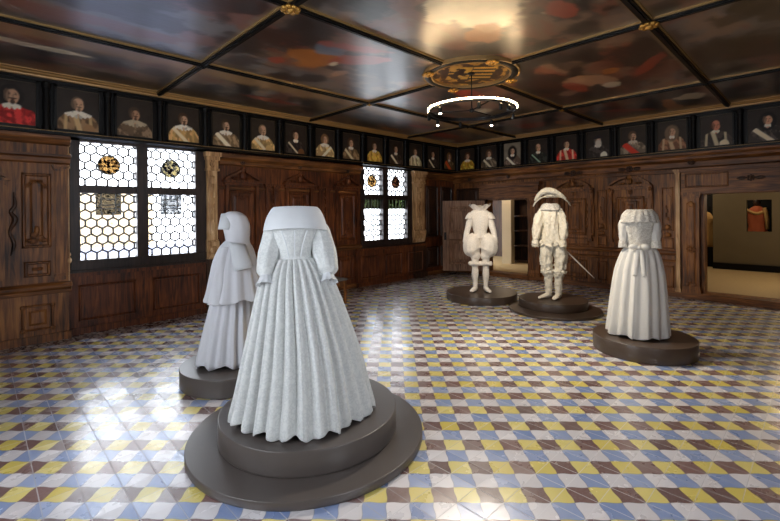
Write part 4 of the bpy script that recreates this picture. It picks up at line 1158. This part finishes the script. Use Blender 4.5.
# hat floats on a thin wire, its own thing
H_ = thing('plumed_hat', 'wide lamp-warmed paper hat with a curling plume held above the cavalier costume', 'hat', (7.03, 3.27, 1.74), rzD)
m = MB()
def brimf(T, a):
    return (1+.03*math.sin(5*a), T*T*(-.17*abs(math.cos(a))**3))
m.rings(loft([(.15,0,0,.095,.1),(.155,0,0,.14,.12),(.165,.0,0,.2,.14),(.17,0,0,.265,.155),(.165,0,0,.3,.16)], 72, 5, brimf), False, False)
solid(m.build('brim', M['paperD'], H_, True), .008)
m = MB(); m.rings(loft([(.15,0,0,.12,.11),(.19,0,0,.12,.11),(.225,0,0,.1,.09),(.24,0,0,.06,.05),(.245,0,0,.01,.01)], 40, 5), True, True); m.build('crown', M['paperD'], H_, True)
m = MB(); m.tube([(.22,-.1,.12),(.13,-.14,.19),(.02,-.15,.25),(-.09,-.14,.26),(-.19,-.1,.2),(-.27,-.06,.1)], [.015,.03,.04,.042,.036,.015], 40, 10, noise=lambda t, a: 1+.22*math.sin(9*a+60*t)); m.build('plume', M['paperD'], H_, True)
m = MB(); m.tube([(0,0,-.16),(0,0,.13)], [.004,.004], 8, 2); m.tube([(.07,.0,-.14),(.05,0,.13)], [.004,.004], 8, 2); m.build('support_wire', M['metal'], H_)
# rapier
S_ = thing('rapier', 'pale paper rapier hanging diagonally from the cavalier costume', 'sword', (7.03, 3.27, 1.12), rzD)
P0, P1 = Vector((.12,-.02,-.03)), Vector((.66,.14,-.6))
d_ = (P1-P0).normalized()
m = MB(); m.tube([P0, P0+(P1-P0)*.5, P1], [.014,.012,.006], 10, 4); m.build('scabbard', M['paperC'], S_, True)
m = MB(); m.tube([P0-d_*.13, P0-d_*.06, P0], [.012,.016,.012], 12, 4); m.blob(tuple(P0-d_*.15), (.022,.022,.022)); m.build('grip', M['paperC'], S_, True)
m = MB(); m.blob(tuple(P0), (.055,.05,.03)); m.bar(P0+Vector((-.06,0,-.06)), P0+Vector((.06,0,.06)), .012); m.build('guard', M['paperC'], S_, True)

# --- gown at right
rzE = facing(5.646, 1.522)
E_ = thing('lace_gown', 'white paper gown with lace bodice, short sleeves and waist bow, right of the others', 'costume', (5.646, 1.522, .18), rzE)
cx = -.03
m = MB(); m.rings(loft([(1.04,cx,0,.15,.12),(.95,cx,0,.2,.16),(.75,cx-.01,0,.25,.22),(.45,cx-.02,0,.285,.27),(.2,cx-.03,0,.305,.3),(.034,cx-.035,0,.32,.31)], 260, 10, pleatf(15, .07, .1, 21, .015, 1.2, .035)), True, False)
solid(m.build('skirt', M['paperE'], E_, True), .005)
m = MB(); m.rings(loft([(1.03,cx,0,.15,.12),(1.12,cx,0,.14,.12),(1.25,cx,0,.16,.14),(1.37,cx,0,.175,.14),(1.44,cx,0,.155,.11),(1.47,cx,0,.12,.08),(1.465,cx,0,.1,.06)], 64, 6, crumple(6,.015,3)), False, False)
m.build('bodice', M['lace'], E_, True)
m = MB(); m.rings(loft([(1.46,cx,0,.12,.08),(1.48,cx,0,.13,.1),(1.42,cx,0,.18,.15),(1.33,cx,0,.2,.175)], 96, 5, lambda T, a: (1+.015*T*math.sin(16*a), .006*T*math.sin(16*a))), False, False)
solid(m.build('lace_bertha', M['lace'], E_, True), .006)
for s in (-1, 1):
    m = MB(); m.tube([(cx+s*.13,0,1.39),(cx+s*.155,-.01,1.3),(cx+s*.16,-.03,1.2),(cx+s*.165,-.05,1.1)], [.055,.062,.055,.043], 28, 6, noise=crumple(5,.05,s+3)); m.build('sleeve', M['paperE'], E_, True)
    m = MB(); m.tube([(cx+s*.165,-.05,1.12),(cx+s*.165,-.055,1.07),(cx+s*.165,-.06,1.03)], [.045,.05,.055], 28, 4, noise=lambda t, a: 1+.07*math.sin(9*a), cap=False); solid(m.build('cuff', M['lace'], E_, True), .005)
m = MB(); m.rings(loft([(1.06,cx,0,.155,.125),(1.03,cx,0,.162,.132),(1.0,cx,0,.172,.142)], 64, 4), False, False); solid(m.build('waist_sash', M['paperE'], E_, True), .008)
m = MB()
for s in (-1, 1):
    m.blob((cx+.0+s*.055, -.16, 1.05), (.055,.03,.035)); m.tube([(cx+.0+s*.015,-.16,1.03),(cx+s*.03,-.2,.9),(cx+s*.045,-.235,.72)], [.018,.024,.02], 12, 5, flat=(1,.4))
m.blob((cx, -.17, 1.045), (.022,.025,.025)); m.build('bow', M['paperE'], E_, True)

# --- costume and display in the side room
G_c = thing('lit_costume', 'small cream costume on a dark stand glimpsed inside the wide opening at its left edge', 'costume', (14.4, 2.33, .1), facing(14.4, 2.33))
m = MB(); m.box(-.25,.25,-.2,.2,0,.55); m.build('stand', M['blackb'], G_c)
m = MB(); m.rings(loft([(.55,0,0,.2,.17),(.8,0,0,.19,.16),(1.05,0,0,.16,.13),(1.3,0,0,.2,.14),(1.45,0,0,.12,.09),(1.5,0,0,.05,.05)], 40, 6, crumple(6,.05,1)), True, True); m.build('robe', M['paperR'], G_c, True)
G2 = thing('draped_costume', 'terracotta and cream costume seen through the square opening in the side room wall', 'costume', (14.55, 1.26, .1), facing(14.5, 1.26))
m = MB(); m.box(-.3,.3,-.2,.2,0,.95); m.build('stand', M['blackb'], G2)
m = MB(); m.rings(loft([(.95,0,0,.2,.15),(1.15,0,0,.17,.13),(1.35,0,0,.2,.14),(1.5,0,0,.22,.13),(1.6,0,0,.12,.09),(1.65,0,0,.06,.05)], 40, 6, crumple(6,.05,1)), True, True); m.build('tunic', M['redcloth'], G2, True)
m = MB(); m.tube([(.14,-.16,1.6),(.19,-.16,1.35),(.2,-.15,1.05)], [.04,.05,.04], 14, 5); m.tube([(-.2,-.1,1.55),(0,-.17,1.45),(.18,-.12,1.55)], [.03,.04,.03], 14, 5); m.build('scarf', M['paperR'], G2, True)
m = MB(); m.blob((0,0,1.74), (.08,.09,.1)); m.build('head_form', M['wood_dk'], G2, True)

# --- stool by the window wall
T_ = thing('wooden_stool', 'small wooden stool with grey seat half hidden behind the pleated gown', 'stool', (4.62, 6.28, 0))
m = MB(); m.box(-.22,.22,-.17,.17,.42,.46); m.build('seat', M['greytop'], T_, bevel=.01)
for sx in (-1,1):
    for sy in (-1,1):
        m = MB(); m.box(sx*.19-.02, sx*.19+.02, sy*.14-.02, sy*.14+.02, 0, .42); m.build('leg', M['wood'], T_)
m = MB(); m.box(-.17,.17,-.15,-.13,.34,.42); m.box(-.17,.17,.13,.15,.34,.42); m.box(-.2,-.18,-.12,.12,.34,.42); m.box(.18,.2,-.12,.12,.34,.42); m.build('apron', M['wood'], T_)

# --- ring lamp
K_ = thing('ring_chandelier', 'black ring lamp with glowing inner rim hanging from the ceiling medallion', 'ceiling lamp', (4.72, 3.28, 3.0))
m = MB(); ringprof(m, 0, 0, [(.555,-.02),(.578,-.02),(.578,.026),(.555,.026)], 80); m.build('ring', M['metal'], K_)
m = MB(); ringprof(m, 0, 0, [(.579,.008),(.586,.008),(.586,.022),(.579,.022)], 80); m.build('led_strip', M['led'], K_)
m = MB(); m.tube([(0,0,-.02),(0,0,.49)], [.008,.008], 10, 2); m.blob((0,0,.49), (.05,.05,.02)); m.blob((0,0,0), (.035,.035,.03)); m.build('suspension_rod', M['metal'], K_)
m = MB()
for t in (0, 2*PI/3, 4*PI/3): m.bar((0,0,0), (.56*math.cos(t), .56*math.sin(t), -.0), .012)
m.build('spoke', M['metal'], K_)
SP = []
for k, t in enumerate((.1, .9, 1.6, 2.2, 3.0, 3.9, 4.4, 4.65, 5.6)):
    x, y = .567*math.cos(t), .567*math.sin(t)
    m = MB(); m.lathe([(.018,-.11),(.022,-.1),(.022,-.045),(.01,-.03)], (x, y), 14); sp = m.build('spot_head', M['metal'], K_)
    if k in (0, 2, 4):
        b = MB(); b.blob((x, y, -.115), (.016,.016,.012), 10, 5); b.build('bulb', M['bulb'], sp)

# --- neighbouring house outside the first window
N_ = thing('neighbour_house', 'pale sandstone house with slate roof outside the first window', 'building', (3.4, 19, -6))
m = MB(); m.box(-1.3, 1.7, -.0, 3, 0, 8.6); m.build('facade', M['outstone'], N_)
m = MB(); m.box(-3, 3.2, -6, -1, 0, 5.9); m.poly([(-3,5.9),(3.2,5.9),(2.4,6.5),(-2.2,6.5)], -6, -1); m.build('roof', M['outroof'], N_)

# ------------------------------------------------------------------ light
def area(name, loc, rot, sx, sy, power, col, portal=False, spread=None):
    l = bpy.data.lights.new(name, 'AREA'); l.shape = 'RECTANGLE'; l.size = sx; l.size_y = sy; l.energy = power; l.color = col
    if portal: l.cycles.is_portal = True
    if spread: l.spread = spread
    o = bpy.data.objects.new(name, l); COL.objects.link(o); o.location = loc; o.rotation_euler = rot; return o
w = bpy.data.worlds.new('World'); sc.world = w; w.use_nodes = True
bg = w.node_tree.nodes['Background']; bg.inputs['Color'].default_value = (.93,.965,1,1); bg.inputs['Strength'].default_value = 9
area('daylight_portal', (1.85, 7.5, 1.79), (-PI/2,0,0), 1.8, 1.86, 1, (1,1,1), True)
area('daylight_portal', (7.03, 7.5, 1.79), (-PI/2,0,0), 1.7, 1.86, 1, (1,1,1), True)
area('daylight_portal', (1.5, YN-.28, 1.77), (PI/2,0,0), 1.8, 1.86, 1, (1,1,1), True)  # daylight through the added near window
area('daylight_portal', (XL-.28, 2.7, 1.77), (PI/2,0,-PI/2), 2.2, 1.86, 1, (1,1,1), True)  # daylight through the added rear window
def lamp(name, loc, power, col, r=.1):
    l = bpy.data.lights.new(name, 'POINT'); l.energy = power; l.color = col; l.shadow_soft_size = r
    o = bpy.data.objects.new(name, l); COL.objects.link(o); o.location = loc; return o
def spot(name, loc, tgt, power, col, ang=40, r=.03):
    l = bpy.data.lights.new(name, 'SPOT'); l.energy = power; l.color = col; l.spot_size = math.radians(ang); l.spot_blend = .6; l.shadow_soft_size = r
    o = bpy.data.objects.new(name, l); COL.objects.link(o); o.location = loc
    o.rotation_euler = (Vector(tgt)-Vector(loc)).to_track_quat('-Z', 'Y').to_euler(); return o
WARM = (1,.88,.74)
spot('ring_spot', (4.95,3.7,2.87), (6.86,4.57,.9), 75, WARM, 34)
spot('ring_spot', (5.2,3.3,2.87), (7.03,3.27,1.0), 60, WARM, 34)
spot('ring_spot', (5.1,2.9,2.87), (5.65,1.52,.9), 22, WARM, 40)
spot('ring_spot', (4.2,3.0,2.87), (1.8,2.7,1.0), 25, (1,.9,.78), 40)
spot('ring_spot', (4.3,2.87,2.87), (3.3,1.5,0), 130, (1,.92,.8), 120, .15)
spot('ring_spot', (4.95,3.1,2.87), (6.5,2.6,0), 80, (1,.9,.74), 120, .12)
lamp('gallery_fill', (13.4, 2.8, 2.4), 10, (1,.82,.58), .06)  # unseen light added to brighten the costume at the opening's edge
lamp('side_room_lamp', (11.6, .3, 2.4), 40, (1,.8,.55), .15)
lamp('gallery_fill', (14.2, 1.9, 2.6), 12, (1,.8,.55), .08)  # unseen light added for the costume behind the wall opening
lamp('passage_lamp', (10.8, 6.4, 2.5), 22, (1,.82,.6), .12)

# ------------------------------------------------------------------ camera
cam = bpy.data.cameras.new('Camera'); cam.sensor_width = 36; cam.lens = 424.5/780*36; cam.shift_y = -(260.5-212.7)/780; cam.clip_start = .05
co = bpy.data.objects.new('Camera', cam); COL.objects.link(co)
co.location = (0, 0, 1.65)
yaw = math.radians(45.8)-PI/2
co.rotation_mode = 'XYZ'
co.matrix_world = Matrix.Translation((0,0,1.65)) @ Matrix.Rotation(yaw, 4, 'Z') @ Matrix.Rotation(PI/2, 4, 'X') @ Matrix.Rotation(math.radians(-.47), 4, 'Z')
sc.camera = co
sc.view_settings.view_transform = 'Standard'; sc.view_settings.look = 'None'; sc.view_settings.gamma = 1; sc.view_settings.use_curve_mapping = False
sc.view_settings.exposure = 0.68
